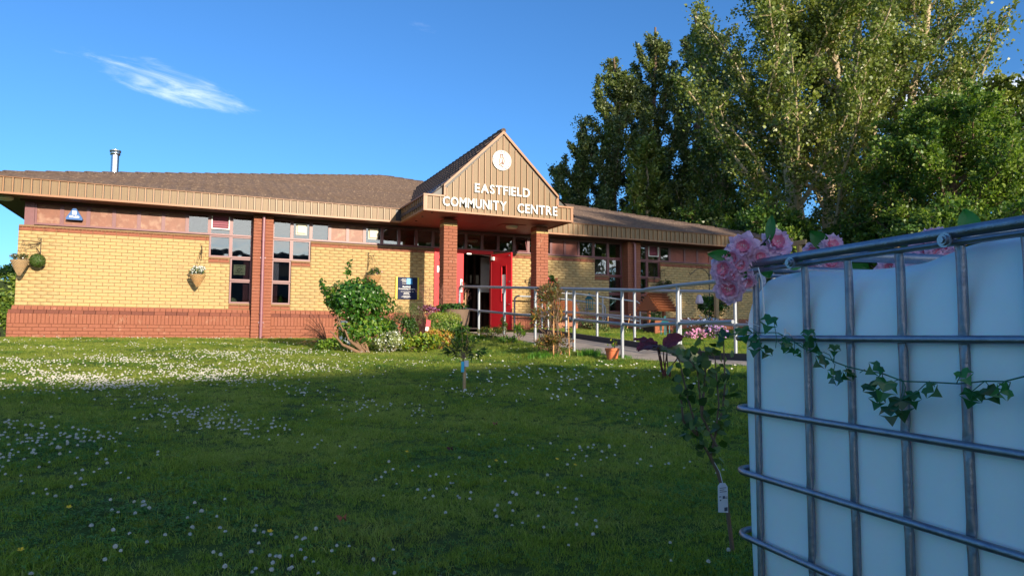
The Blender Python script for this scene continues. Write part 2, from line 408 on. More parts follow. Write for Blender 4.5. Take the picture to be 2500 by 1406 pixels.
# openings in the wall plane (x0, x1, z from) - stepped windows and the doors
HOLES = [(4.03, 4.52, .84), (3.57, 4.04, 1.905), (4.96, 5.41, .84), (5.40, 5.86, 1.905),
         (14.42, 14.93, .84), (13.93, 14.43, 1.905), (15.38, 15.82, .84), (15.81, 16.27, 1.905), (9.02, 10.72, -1)]
PIERS = [(4.52, 4.96), (14.92, 15.37)]
def blocked(x, z):
    for a, b, zz in HOLES:
        if a < x < b and z > zz - .145 and zz > 0: return True
        if a < x < b and zz < 0: return True
    for a, b in PIERS:
        if a < x < b: return True
    return False
def spans(z0, x0=-.1, x1=20.25, sill=True):
    """free stretches of the wall at height z0"""
    ev = [(a, b) for a, b in PIERS]
    for a, b, zz in HOLES:
        lim = zz - .14 if zz > 0 else -1
        if z0 + .07 > lim: ev.append((a, b))
    ev.sort(); out = []; cur = x0
    for a, b in ev:
        if a > cur + .01: out.append((cur, a))
        cur = max(cur, b)
    if cur < x1 - .01: out.append((cur, x1))
    return out
# mortar backing wall (with openings) ---------------------------------
w = MB()
zc_ = [ -.2, ZY0]
w.mi = 0
cuts = sorted(set([-.1, 20.25] + [v for h in HOLES for v in h[:2]] + [v for h in PIERS for v in h]))
def top_at(xm):
    t = 2.40
    for a, b, zz in HOLES:
        if a < xm < b: t = min(t, zz if zz > 0 else .12)
    for a, b in PIERS:
        if a < xm < b: t = 2.95
    return t
for a, b in zip(cuts[:-1], cuts[1:]):
    t = top_at((a + b) / 2)
    w.mi = 0; w.box(a, b, .012, .24, ZY0 - .02 if t > ZY0 else -.2, t)
w.mi = 1; w.box(-.2, 9.0, -.088, .011, -.2, .53); w.box(10.74, 20.35, -.088, .011, -.2, .53)
w.mi = 1; w.box(-.1, 9.0, .0115, .24, -.2, ZY0 - .021); w.box(10.74, 20.25, .0115, .24, -.2, ZY0 - .021)
w.mi = 0; w.box(-.088, .14, .25, 20, -.2, 2.4); w.box(20.0, 20.238, .25, 20, -.2, 2.4); w.box(-.088, 20.238, 20.01, 20.24, -.2, 2.9)
wall = w.build('wall', [m_ym, m_rm], bld)

def unit_box(name, m, lx, ly, lz, bev=.004):
    """one brick: bevelled front arrises"""
    b = MB(); x, z = lx / 2, lz / 2
    V = [(-x, ly, -z), (x, ly, -z), (x, ly, z), (-x, ly, z), (-x, bev, -z), (x, bev, -z), (x, bev, z), (-x, bev, z), (-x + bev, 0, -z + bev), (x - bev, 0, -z + bev), (x - bev, 0, z - bev), (-x + bev, 0, z - bev)]
    b.add(V, [(0, 4, 7, 3), (1, 2, 6, 5), (3, 7, 6, 2), (0, 1, 5, 4), (4, 5, 9, 8), (5, 6, 10, 9), (6, 7, 11, 10), (7, 4, 8, 11), (8, 9, 10, 11)])
    me = bpy.data.meshes.new(name); me.from_pydata(b.V, [], b.F); me.materials.append(m); me.update(); return me
ME_BRICK = {}
def brick_mesh(m, lx, lz):
    k = (m.name, round(lx, 3), round(lz, 3))
    if k not in ME_BRICK: ME_BRICK[k] = unit_box('brick', m, lx, .10, lz)
    return ME_BRICK[k]
def run_courses(z0, n, y, xr, m, hz=.065, pitch=.075, out=None, offs=0, ang=0):
    """stretcher bond: list of (x centre, z centre, length)"""
    L = []
    for k in range(n):
        z = z0 + k * pitch + .0375
        for a, b in (spans(z - .0375) if xr is None else [xr]):
            x = a; first = (.2175 if (k + offs) % 2 == 0 else .105)
            if abs(a + .1) > .01 and abs(a + .2) > .01:      # keep the bond running on from the corner
                ph = ((a + .1) / .225) % 1.0
                first = (1 - ph if (k + offs) % 2 == 0 else ((1.5 - ph) % 1.0)) * .225 - .0075
                if first < .03: first += .225
            while x < b - .03:
                l = min(first, b - x - .002); L.append((x + l / 2, z, l)); x += l + .010; first = .215
    return L
def place_bricks(L, y, m, name, nobj, parent=wall, lz=.065, near=(3.48, -17.4)):
    """the bricks that show largest are objects of their own, the others one joined part"""
    def sz(b):
        d = math.hypot(b[0] - near[0], y - near[1]); vis = 1.0 if -.2 < b[0] else 0.3
        return -b[2] / (d * d) * (1.25 if b[0] < 4.6 else 1)
    L2 = sorted(L, key=sz); A, B_ = L2[:nobj], L2[nobj:]
    for x, z, l in A:
        o = link_mesh(name, brick_mesh(m, l, lz), parent, (x, y + random.uniform(-.0025, .0025), z))
    V = []; F = []
    if B_:
        t = unit_box('tmp', m, 1, .10, lz); tv = np.array([v.co[:] for v in t.vertices]); tf = [tuple(p.vertices) for p in t.polygons]
        for i, (x, z, l) in enumerate(B_):
            vv = tv.copy(); vv[:, 0] = vv[:, 0] * l + x; vv[:, 1] += y + random.uniform(-.0025, .0025); vv[:, 2] += z
            V.append(vv)
        V = np.concatenate(V); Fq = (np.array(tf)[None] + (np.arange(len(B_)) * len(tv))[:, None, None]).reshape(-1, 4)
        o = np_mesh(name + 'work', V, Fq, m, parent); o['kind'] = 'stuff'
        bpy.data.meshes.remove(t)
yl = [b for b in run_courses(ZY0, 21, 0, None, m_yb)]
place_bricks(yl, 0.0, m_yb, 'yellow_brick', 300)
# right corner returns etc. stay in the backing. Red plinth: 4 courses, a soldier course, two canted courses
rl = []
for a, b in ((-.2, 9.0), (10.74, 20.35)): rl += run_courses(.015, 4, -.1, (a, b), m_rb)
place_bricks(rl, -.1, m_rb, 'red_brick', 160)
sol = []
for a, b in ((-.2, 9.0), (10.74, 20.35)):
    x = a
    while x < b - .05: sol.append((x + .0325, .4245, .065)); x += .075
place_bricks(sol, -.1, m_rb, 'soldier_brick', 120, lz=.21)
# plinth cants: lower dark course sloping, upper course stepping back
def canted(y0, y1, z0, z1, L, x0, x1, m, name, nobj):
    bb = []
    x = x0
    while x < x1 - .03:
        l = min(L, x1 - x); bb.append((x, l)); x += l + .01
    V = []; rest = MB()
    me_ = {}
    for i, (x, l) in enumerate(bb):
        s_ = MB() if i < nobj else rest
        vv = [(0, y0, z0), (l, y0, z0), (l, y1, z1), (0, y1, z1), (0, .1, z0), (l, .1, z0), (l, .1, z1), (0, .1, z1)]
        ff = [(0, 1, 2, 3), (3, 2, 6, 7), (0, 4, 5, 1), (0, 3, 7, 4), (1, 5, 6, 2)]
        if i < nobj:
            k = (round(l, 3), y0, z0)
            if k not in me_:
                s_.add(vv, ff); me = bpy.data.meshes.new(name); me.from_pydata(s_.V, [], s_.F); me.materials.append(m); me.update(); me_[k] = me
            link_mesh(name, me_[k], wall, (x, 0, 0))
        else: rest.add([(v[0] + x, v[1], v[2]) for v in vv], ff)
    if rest.V: o = rest.build(name + 'work', m, wall); o['kind'] = 'stuff'
for a, b, no in ((-.19, 4.515, 21), (4.965, 9.0, 12)):
    canted(-.098, -.058, .532, .608, .215, a, b, m_db, 'plinth_brick', no)
    canted(-.055, -.004, .612, .698, .105, a + (.05 if a < 0 else 0), b, m_rb, 'plinth_header', no)
for a, b in ((10.74, 14.91), (15.38, 20.34)):
    canted(-.098, -.058, .532, .608, .215, a, b, m_db, 'plinth_brick', 0); canted(-.055, -.004, .612, .698, .105, a, b, m_rb, 'plinth_header', 0)
# brown stretcher course and sloped header sill under every window
def sill(x0, x1, ztop, nobj):
    z0 = ztop - .128
    L = []; x = x0
    while x < x1 - .02:
        l = min(.215, x1 - x); L.append((x + l / 2, z0 + .0375, l)); x += l + .01
    place_bricks(L, -.003, m_rb, 'sill_brick', nobj)
    canted(-.012, .055, z0 + .078, ztop - .002, .062, x0, x1, m_db, 'sill_header', nobj * 2)
sill(-.1, 3.565, 2.40, 12); sill(5.865, 9.0, 2.40, 8); sill(10.74, 13.925, 2.40, 0); sill(16.275, 20.25, 2.40, 0)
sill(3.572, 4.03, 1.905, 2); sill(4.04, 4.515, .835, 2); sill(5.415, 5.86, 1.905, 2); sill(4.965, 5.405, .835, 2)
sill(13.935, 14.42, 1.905, 0); sill(14.43, 14.915, .835, 0); sill(15.825, 16.27, 1.905, 0); sill(15.385, 15.81, .835, 0)
# brick piers -----------------------------------------------------------
def pier(x0, x1, y0, y1, z0, z1, name, mortar, band=None, nobj=0, ys=True):
    core = MB().box(x0 + .012, x1 - .012, y0 + .012, y1 - .002, z0, z1).build(name, mortar, bld)
    # faces: front and the two sides
    n = int((z1 - z0) / .075); V = []
    w_, d_ = x1 - x0, y1 - y0
    objs = 0; rest = MB(); restb = MB()
    for k in range(n):
        z = z0 + k * .075 + .0375; even = k % 2 == 0
        mm = m_yb if (band is not None and k == n - band) else m_rb
        fr = [(.215, w_ - .225)] if even else [(w_ - .225, .215)]
        xs = x0
        for l in fr[0]:
            l = max(l, .02)
            if objs < nobj:
                link_mesh('yellow_brick' if mm is m_yb else 'red_brick', brick_mesh(mm, l, .065), core, (xs + l / 2, y0 + random.uniform(-.002, .002), z)); objs += 1
            else: (restb if mm is m_yb else rest).box(xs, xs + l, y0 + random.uniform(-.002, .002), y0 + .1, z - .0325, z + .0325)
            xs += l + .01
        r_ = restb if mm is m_yb else rest
        yy = y0 + .101
        while yy < y1 - .02:
            l = min(.215 if (even or yy > y0 + .12) else .105, y1 - yy)
            r_.box(x0, x0 + .1, yy, yy + l, z - .0325, z + .0325); r_.box(x1 - .1, x1, yy, yy + l, z - .0325, z + .0325); yy += l + .01
    if rest.V: o = rest.build('pier_brickwork', m_rb, core); o['kind'] = 'stuff'
    if restb.V: o = restb.build('pier_band_brickwork', m_yb, core); o['kind'] = 'stuff'
    return core
pier(4.52, 4.96, -.20, .02, 0.0, 2.93, 'brick_pier', m_rm, nobj=76)
pier(14.92, 15.37, -.24, .02, 0.0, 2.93, 'brick_pier', m_rm)
pier(8.68, 9.02, -1.80, -1.46, .18, 2.905, 'canopy_column', m_rm, band=2, nobj=70)
pier(11.14, 11.475, -1.80, -1.46, .16, 2.905, 'canopy_column', m_rm, band=2, nobj=60)

# windows ---------------------------------------------------------------
YW = .055           # face of the frames, set back a little
def window(x0, x1, z0, z1, kind, b=.038):
    f = MB()
    f.box(x0, x0 + b, YW, YW + .07, z0, z1); f.box(x1 - b, x1, YW, YW + .07, z0, z1)
    f.box(x0 + b, x1 - b, YW, YW + .07, z0, z0 + b); f.box(x0 + b, x1 - b, YW, YW + .07, z1 - b, z1)
    if z0 < 2.6: f.box(x0 - .0, x1 + .0, YW - .03, YW - .001, z0 - .006, z0 + .018)
    o = f.build('window', m_frame, bld)
    a0, a1, c0, c1 = x0 + b, x1 - b, z0 + b, z1 - b
    if kind == 'glass': MB().box(a0, a1, YW + .035, YW + .041, c0, c1).build('pane', m_pane, o)
    elif kind == 'panel': MB().box(a0, a1, YW + .022, YW + .04, c0, c1).build('infill_panel', m_panel, o)
    elif kind == 'rpanel': MB().box(a0, a1, YW + .022, YW + .04, c0, c1).build('infill_panel', m_panelr, o)
    elif kind == 'fan':
        MB().box(a0, a1, YW + .035, YW + .041, c0, c1).build('pane', m_pane, o)
        v = MB(); cx, cz = (a0 + a1) / 2, (c0 + c1) / 2 + .03; v.box(cx - .10, cx + .10, YW - .02, YW + .03, cz - .10, cz + .11); v.box(cx - .13, cx + .13, YW + .02, YW + .033, cz - .14, cz + .14)
        fan = v.build('extractor_fan', mat('fan_plastic', (.62, .55, .42), rough=.5, nz=.1), o)
    elif kind == 'louvre':
        s_ = MB(); s_.box(a0 + .0, a0 + .022, YW - .03, YW + .03, c0 + .10, c1); s_.box(a1 - .022, a1, YW - .03, YW + .03, c0 + .10, c1); s_.box(a0 + .022, a1 - .022, YW - .03, YW + .03, c0 + .10, c0 + .122)
        s_.build('open_sash', m_white, o)
        MB().box(a0, a1, YW + .035, YW + .041, c0, c0 + .095).build('pane', m_pane, o)
        MB().box(a0 + .023, a1 - .023, YW + .04, YW + .06, c0 + .13, c1).build('blind', mat('plum_blind', (.17, .02, .05), rough=.6), o)
        for zz in (.17, .22): MB().box(a0 + .023, a1 - .023, YW + .01, YW + .03, c0 + zz, c0 + zz + .012).build('blind_slat', mat('plum_slat', (.40, .09, .14), rough=.5), o)
    elif kind == 'hopper':
        t = Matrix.Rotation(math.radians(-17), 3, 'X'); s_ = MB(); c = ((a0 + a1) / 2, YW - .002, c0)
        wd, h = (a1 - a0) / 2, c1 - c0
        s_.box(-wd, -wd + .03, -.03, 0, 0, h, t, c); s_.box(wd - .03, wd, -.03, 0, 0, h, t, c); s_.box(-wd + .03, wd - .03, -.03, 0, 0, .03, t, c); s_.box(-wd + .03, wd - .03, -.03, 0, h - .03, h, t, c)
        s_.build('open_sash', m_frame, o)
        MB().box(-wd + .03, wd - .03, -.018, -.012, .03, h - .03, t, c).build('pane', m_pane, o)
    return o
zt0, zt1 = 2.425, 2.905
left = [.16, .65, 1.14, 1.63, 2.116, 2.606, 3.096, 3.57, 4.04, 4.515]
kl = ['panel'] * 6 + ['glass', 'louvre', 'glass']
for i, k_ in enumerate(kl): window(left[i], left[i + 1], zt0, zt1, k_)
mid = [4.965, 5.41, 5.86, 6.315, 6.755, 7.18, 7.635, 8.08, 8.54, 9.0]
km = ['glass', 'fan', 'glass', 'panel', 'panel', 'fan', 'glass', 'glass', 'glass']
for i, k_ in enumerate(km): window(mid[i], mid[i + 1], zt0, zt1, k_)
dor = [9.0, 9.46, 9.93, 10.40, 10.88, 11.36, 11.80]
for i, k_ in enumerate(['glass', 'glass', 'glass', 'glass', 'glass', 'hopper']): window(dor[i], dor[i + 1], zt0 + (0 if i > 3 else .01), zt1, k_)
rt = [11.80, 12.26, 12.52, 12.965, 13.42, 13.925, 14.42, 14.915]
for i, k_ in enumerate(['glass', 'glass', 'rpanel', 'rpanel', 'glass', 'glass', 'glass']): window(rt[i], rt[i + 1], zt0, zt1, k_)
rr = [15.375, 15.815, 16.27, 16.67, 17.23, 17.73, 18.23, 18.73, 19.23, 19.73, 20.23]
for i, k_ in enumerate(['glass', 'louvre', 'glass'] + ['rpanel'] * 7): window(rr[i], rr[i + 1], zt0, zt1, k_)
for (xa, xb, xc) in ((3.575, 4.04, 4.515), (5.86, 5.41, 4.965), (13.93, 14.425, 14.915), (16.27, 15.815, 15.375)):
    for p, q in ((xa, xb), (xb, xc)): window(min(p, q), max(p, q), 1.91, 2.42, 'glass')
    for za, zb in ((1.375, 1.905), (.84, 1.37)): window(min(xb, xc), max(xb, xc), za, zb, 'glass')
MB().box(-.02, .155, YW - .004, YW + .07, 2.405, 2.905).build('end_post', m_frame, bld)
# blinds, curtains and things behind the glass
inn = MB()
inn.box(-.05, 20.2, 3.0, 3.05, 0, 2.95); inn.box(.12, 20.0, .25, 3.0, .30, .33); inn.box(.12, .2, .2, 3, 0, 2.95)
room = inn.build('interior_wall', m_dark, bld)
m_cur = mat('plum_curtain', (.22, .06, .075), rough=.9, nz=.1); m_lil = mat('lilac_blind', (.42, .33, .44), rough=.8)
for (x0, x1, z0, z1, mm) in ((4.34, 4.49, 1.40, 1.87, m_cur), (4.34, 4.49, .87, 1.34, m_cur), (5.0, 5.12, .87, 1.34, m_cur), (5.0, 5.14, 1.42, 1.87, m_lil), (14.62, 14.9, .88, 1.85, m_cur), (14.55, 14.9, 1.95, 2.38, m_cur), (15.95, 16.2, 1.95, 2.38, m_cur), (13.98, 14.25, 1.95, 2.38, m_cur)):
    MB().box(x0, x1, .16, .175, z0, z1).build('curtain', mm, bld)
nt = MB(); nt.box(4.12, 4.38, .11, .115, 1.52, 1.76); o = nt.build('window_notice', mat('notice_card', (.62, .55, .38), rough=.7), bld)
nt = MB(); nt.tube([(4.25 + .055 * math.cos(a) * (1 + .15 * math.sin(2 * a)), .106, 1.64 + .028 * math.sin(a) + .02 * math.cos(a)) for a in np.linspace(0, 2 * PI, 20)[:-1]], .006, 5, closed=True)
for k in range(3): nt.box(4.16, 4.34, .105, .109, 1.555 + k * .012, 1.560 + k * .012)
nt.box(4.16, 4.34, .105, .109, 1.725, 1.735)
nt.build('notice_print', m_black, bld)
d_ = MB().lathe((4.12, .16, .875), [(.10, 0), (.10, .01), (.085, .06), (.05, .095), (.0, .105)], 14, 1.0, .4); d_.build('round_ornament', mat('olive_card', (.35, .34, .18), rough=.6), bld, smooth=True)
for (x, z) in ((12.05, 2.8), (13.6, 2.84), (15.45, 2.86), (14.62, 2.58)):
    MB().box(x - .13, x + .13, .5, .53, z - .05, z + .05).build('yellow_notice', mat('yellow_card', (.75, .75, .06), rough=.6), bld)

# soffits, fascia ----------------------------------------------------------
ZB, ZT = 2.93, 3.30; YF = -.55
XL, XR = -.62, 20.75
CX0, CX1, YC = 7.97, 11.78, -2.50       # canopy
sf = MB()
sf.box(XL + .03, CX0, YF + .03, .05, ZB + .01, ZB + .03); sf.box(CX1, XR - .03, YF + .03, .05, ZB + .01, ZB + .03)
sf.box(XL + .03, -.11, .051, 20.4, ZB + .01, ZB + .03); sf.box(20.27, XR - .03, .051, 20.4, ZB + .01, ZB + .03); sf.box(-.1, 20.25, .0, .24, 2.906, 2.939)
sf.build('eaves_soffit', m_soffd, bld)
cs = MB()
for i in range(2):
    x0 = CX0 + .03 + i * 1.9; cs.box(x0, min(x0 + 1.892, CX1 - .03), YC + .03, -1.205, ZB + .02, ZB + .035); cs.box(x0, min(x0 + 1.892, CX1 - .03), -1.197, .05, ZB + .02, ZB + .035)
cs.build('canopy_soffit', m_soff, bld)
for (x, y) in ((8.25, -2.2), (8.2, -1.6), (8.25, -.9)):
    MB().lathe((x, y, ZB + .006), [(.028, 0), (.028, .013)], 10).build('soffit_vent', m_black, bld)
# fascia runs: backing board, top and bottom trims, panels with a rib each
PW = .1595
def panel_mesh(h0, h1, name='fascia_panel'):
    """one tray and its rib, local x 0..PW, front at y 0"""
    b = MB(); b.mi = 0; b.box(.036, PW - .012, .004, .03, h0, h1); b.mi = 1; b.box(0, .024, -.016, .02, h0, h1)
    me = bpy.data.meshes.new(name); me.from_pydata(b.V, [], b.F); me.materials.append(m_clad); me.materials.append(m_rib); me.polygons.foreach_set('material_index', b.m); me.update(); return me
PM = panel_mesh(ZB + .045, ZT - .03)
def fascia(x0, y0, x1, y1, name, nm):
    """vertical run from (x0,y0) to (x1,y1); outside is to the right of the direction... local x along the run"""
    L = math.hypot(x1 - x0, y1 - y0); rz = math.atan2(y1 - y0, x1 - x0)
    b = MB(); b.mi = 1; b.box(0, L, -.022, .04, ZB, ZB + .042); b.box(0, L, -.030, .06, ZT - .028, ZT + .012); b.mi = 0; b.box(0, L, .0305, .05, ZB + .043, ZT - .029)
    me = bpy.data.meshes.new(name); me.from_pydata(b.V, [], b.F)
    for mm in (m_black, m_trim): me.materials.append(mm)
    me.polygons.foreach_set('material_index', b.m); me.update()
    o = link_mesh(name, me, bld, (x0, y0, 0)); o.rotation_euler = (0, 0, rz)
    n = int(L / PW)
    for i in range(n):
        c = link_mesh('fascia_panel', PM, o, (i * PW + .004, 0, 0))
    return o
fascia(XL, YF, CX0 - .0, YF, 'fascia', 0)
fascia(CX1 + .0, YF, XR, YF, 'fascia', 0)
fascia(CX0, YF - .03, CX0, YC, 'fascia', 0)
fascia(CX1, YC, CX1, YF - .03, 'fascia', 0)
b = MB(); b.box(XL - .02, XL + .02, YF + .05, 20.7, ZB, ZT + .01); b.box(XR - .02, XR + .02, YF + .05, 20.7, ZB, ZT + .01); b.build('side_fascia', m_clad, bld)
# gabled front of the canopy
GX0, GX1, GZ0, GZP = 8.455, 11.36, 3.53, 4.965; GXM = (GX0 + GX1) / 2
def gtop(x):
    if x < GX0 or x > GX1: return ZT - .03
    return GZP - .075 - (GZP - GZ0) * abs(x - GXM) / (GXM - GX0)
gb = MB(); gb.prism([(CX0, ZB + .04), (CX1, ZB + .04), (CX1, ZT - .02), (GX1, ZT - .02), (GX1, GZ0 - .02), (GXM, GZP - .03), (GX0, GZ0 - .02), (GX0, ZT - .02), (CX0, ZT - .02)], YC + .0305, YC + .06, 'y')
gf = gb.build('gable_front', m_black, bld)
x = CX0 + .05
xs_ = []
while x < CX1 - .08: xs_.append(x); x += PW * .985
for x in xs_:
    a, b2 = x + .036, x + PW * .985 - .012
    zb_ = ZB + .045
    pts = [(a, zb_), (b2, zb_)]
    xs2 = [b2] + [v for v in (GX1, GXM, GX0) if a < v < b2] + [a]
    up = []
    for v in xs2:
        if v in (GX0, GX1): up += [(v, gtop(v + .001 if v == GX1 else v - .001)), (v, gtop(v))] if v == GX1 else [(v, gtop(v + .001)), (v, gtop(v - .001))]
        else: up.append((v, gtop(v)))
    pm = MB(); pm.mi = 0; pm.prism(pts + up, YC + .006, YC + .030, 'y')
    pm.mi = 1; pm.box(x, x + .024, YC - .014, YC + .02, zb_, min(gtop(x), gtop(x + .024)))
    pm.build('cladding_panel', [m_clad, m_rib], gf)
tr = MB()
tr.box(CX0 - .02, CX1 + .02, YC - .024, YC + .04, ZB, ZB + .042)
tr.box(CX0 - .02, CX0 + .05, YC - .020, YC + .04, ZB + .0425, ZT - .03); tr.box(CX1 - .05, CX1 + .02, YC - .020, YC + .04, ZB + .0425, ZT - .03)
tr.box(CX0 - .025, GX0 - .0, YC - .032, YC + .06, ZT - .029, ZT + .012); tr.box(GX1, CX1 + .025, YC - .032, YC + .06, ZT - .029, ZT + .012)
tr.box(GX0 - .03, GX0 + .02, YC - .028, YC + .05, ZT + .013, GZ0 - .03); tr.box(GX1 - .02, GX1 + .03, YC - .028, YC + .05, ZT + .013, GZ0 - .03)
for sgn, xa in ((1, GX0 - .03), (-1, GX1 + .03)):
    tr.prism([(xa, GZ0 - .029), (xa, GZ0 + .03), (GXM, GZP + .035), (GXM, GZP - .045)][::sgn], YC - .030 - (.001 if sgn < 0 else 0), YC + .10, 'y')
tr.build('gable_trim', m_trim, bld)

# roofs ---------------------------------------------------------------------
S_ = math.tan(math.radians(17.05)); xm, ym = (XL + XR) / 2, YF + (XR - XL) / 2
HALF = (XR - XL) / 2 + .04
def roof_slope(axis_, name, wavy):
    V = []; F = []
    n = 38; lip = .034
    for k in range(n):
        t0, t1 = HALF * k / n, HALF * (k + 1) / n
        w0, w1 = HALF - t0, HALF - t1
        m_ = max(2, int(2 * w0 / (.075 if wavy else .6)))
        b0 = len(V)
        for j in range(m_ + 1):
            u = -1 + 2 * j / m_
            wob = (.009 * math.sin(2 * PI * (u * w0) / .30) + random.uniform(-.006, .006)) if wavy else 0
            for (t, ww, dz) in ((t0, w0, -.004), (t0, w0, lip + wob), (t1, max(w1, .001), .004 + wob)):
                a = u * ww; d = -(HALF - t)
                V.append((a, d, t * S_ + dz))
        for j in range(m_):
            p = b0 + j * 3; F.append((p, p + 3, p + 4, p + 1)); F.append((p + 1, p + 4, p + 5, p + 2))
    V = np.array(V); X, Y, Z = V[:, 0], V[:, 1], V[:, 2]
    R_ = {0: (X, Y), 1: (Y, -X), 2: (-X, -Y), 3: (-Y, X)}[axis_]
    W = np.stack([xm + R_[0], ym + R_[1], Z + ZT - .01], 1)
    o = np_mesh(name, W, np.array(F), m_tile, bld); o['kind'] = 'stuff'; return o
roof_slope(0, 'roof_tiles', True)
for a in (1, 2, 3): roof_slope(a, 'roof_tiles', False)
hp_ = MB()
for sx, sy in ((-1, -1), (1, -1), (-1, 1), (1, 1)):
    n = 34
    for k in range(n):
        t0, t1 = k / n, (k + .97) / n
        p0 = Vector((xm + sx * HALF * (1 - t0), ym + sy * HALF * (1 - t0), ZT + HALF * t0 * S_ + .0)); p1 = Vector((xm + sx * HALF * (1 - t1), ym + sy * HALF * (1 - t1), ZT + HALF * t1 * S_ - .01))
        hp_.tube([p0, p1], [.075, .062], 6)
o = hp_.build('hip_tiles', m_tile, bld); o['kind'] = 'stuff'
# the canopy roof: pantiles in rows, each tile its own lump
ct = MB()
slope = (GZP - GZ0) / (GXM - GX0)
for sgn in (-1, 1):
    rows = 9; wrun = 1.93
    for r_ in range(rows):
        u0, u1 = wrun * r_ / rows, wrun * (r_ + 1.12) / rows          # from the ridge outwards
        yy = YC + .02; j = 0
        yend = 4.4 - 0.55 * r_
        while yy < yend:
            y2 = yy + .19; c0 = yy + .095
            za, zb2 = GZP + .03 - u0 * slope, GZP + .03 - u1 * slope
            xa, xb = GXM + sgn * u0, GXM + sgn * u1
            l0 = .0; l1 = .05
            V = [(xa, yy, za), (xa, yy + .05, za + .02), (xa, yy + .11, za + .02), (xa, y2, za), (xb, yy, zb2 + l1), (xb, yy + .05, zb2 + l1 + .035), (xb, yy + .11, zb2 + l1 + .035), (xb, y2, zb2 + l1),
                 (xb, yy, zb2), (xb, y2, zb2)]
            Fs = [(0, 1, 5, 4), (1, 2, 6, 5), (2, 3, 7, 6), (8, 4, 5), (8, 5, 6), (8, 6, 9), (9, 6, 7)]
            ct.add(V, Fs if sgn > 0 else [f[::-1] for f in Fs]); yy += .20
o = ct.build('canopy_roof_tiles', m_tile, bld); o['kind'] = 'stuff'
rg = MB(); yy = YC - .02
while yy < 4.4: rg.tube([(GXM, yy, GZP + .035), (GXM, yy + .29, GZP + .045)], [.062, .075], 8); yy += .30
o = rg.build('ridge_tile', m_tile, bld)
ur = MB(); ur.prism([(CX0 + .1, ZT - .04), (GXM, GZP - .02), (CX1 - .1, ZT - .04)], YC + .07, 4.4, 'y'); ur.build('roof_underlay', m_black, bld)
# flue, downpipes, lamps -----------------------------------------------------
fl = MB().lathe((1.27, 3.05, 0), [(.095, 3.7), (.095, 4.80)], 16); fl.lathe((1.27, 3.05, 0), [(.102, 4.25), (.102, 4.28)], 16)
fo = fl.build('flue', m_steel, bld, smooth=True)
fc = MB().lathe((1.27, 3.05, .06), [(.13, 4.775), (.14, 4.79), (.14, 4.82), (.05, 4.85), (.0, 4.855)], 16); fc.lathe((1.27, 3.05, .06), [(.115, 4.70), (.125, 4.72), (.125, 4.745), (.11, 4.75)], 16); fc.build('flue_cap', m_steel, fo, smooth=True)
for (x, y, top) in ((4.74, -.255, 2.93), (15.13, -.30, 2.86)):
    p = MB(); p.tube([(x, y, .02), (x, y, top - .02)], .036, 12)
    for z in (.30, .58, 1.50, 2.30): p.tube([(x, y, z), (x, y, z + .05)], .043, 12)
    p.box(x - .06, x + .06, y + .03, y + .05, .38, .41); p.box(x - .06, x + .06, y + .03, y + .05, 1.9, 1.93)
    if top < 2.9: p.tube([(x, y, top - .03), (x - .02, y + .02, top + .03), (x - .09, y + .10, top + .06)], .036, 12)
    p.build('downpipe', m_pipe, bld, smooth=True)
m_lampg = mat('lamp_diffuser', (.62, .60, .50), rough=.35)
for (x, y, r) in ((-.36, -.12, .17),):
    l = MB().lathe((x, y, ZB), [(r, .008), (r, -.03), (r * .8, -.055), (0, -.06)], 20); l.build('eaves_lamp', m_lampg, bld, smooth=True)
l = MB().box(10.35, 10.98, -1.52, -1.10, ZB + .002, ZB + .0195); lb = l.build('lamp_plate', m_soff, bld)
l = MB().lathe((10.67, -1.31, ZB), [(.155, .0), (.155, -.03), (.13, -.06), (0, -.062)], 20, 1.0, 1.0); l.build('canopy_lamp', m_lampg, lb, smooth=True)

# doors ----------------------------------------------------------------------
DZ0, DZ1 = .20, 2.33
fr = MB(); fr.box(9.02, 9.07, -.02, .10, DZ0, DZ1); fr.box(10.64, 10.70, -.02, .10, DZ0, DZ1); fr.box(9.02, 10.70, -.021, .101, DZ1 + .001, 2.42)
dfr = fr.build('door_frame', m_reddoor, bld)
ld = MB().box(9.075, 9.845, .0, .045, DZ0 + .01, DZ1 - .005).build('door', m_reddoor, bld)
ld['label'] = 'closed left leaf of the red entrance door'
h = MB(); h.box(9.755, 9.81, -.012, -.001, 1.28, 1.62); h.build('handle_plate', m_chrome, ld)
h = MB(); h.tube([(9.782, -.005, 1.34), (9.782, -.05, 1.34), (9.782, -.05, 1.56), (9.782, -.005, 1.56)], .009, 8); h.build('handle', m_black, ld, smooth=True)
MB().box(9.10, 9.16, -.012, -.001, 1.78, 1.95).build('sign_plate', m_white, ld)
hp = Vector((10.67, -.03, 0)); ang = math.radians(-71)        # open leaf swung out to the right
Rm = Matrix.Rotation(ang, 3, 'Z')
W_ = .78
od = MB(); x0, x1 = .38, .60
od.box(0, x0, -.022, .022, DZ0 + .01, DZ1 - .005, Rm, hp); od.box(x1, W_, -.022, .022, DZ0 + .01, DZ1 - .005, Rm, hp)
od.box(x0, x1, -.022, .022, DZ0 + .01, 1.02, Rm, hp); od.box(x0, x1, -.022, .022, 2.0, DZ1 - .005, Rm, hp)
odr = od.build('door', m_reddoor, bld); odr['label'] = 'open right leaf of the red entrance door with a tall glass slot'
v = MB(); v.box(x0 + .02, x1 - .02, -.004, .004, 1.04, 1.98, Rm, hp); v.build('pane', m_pane, odr)
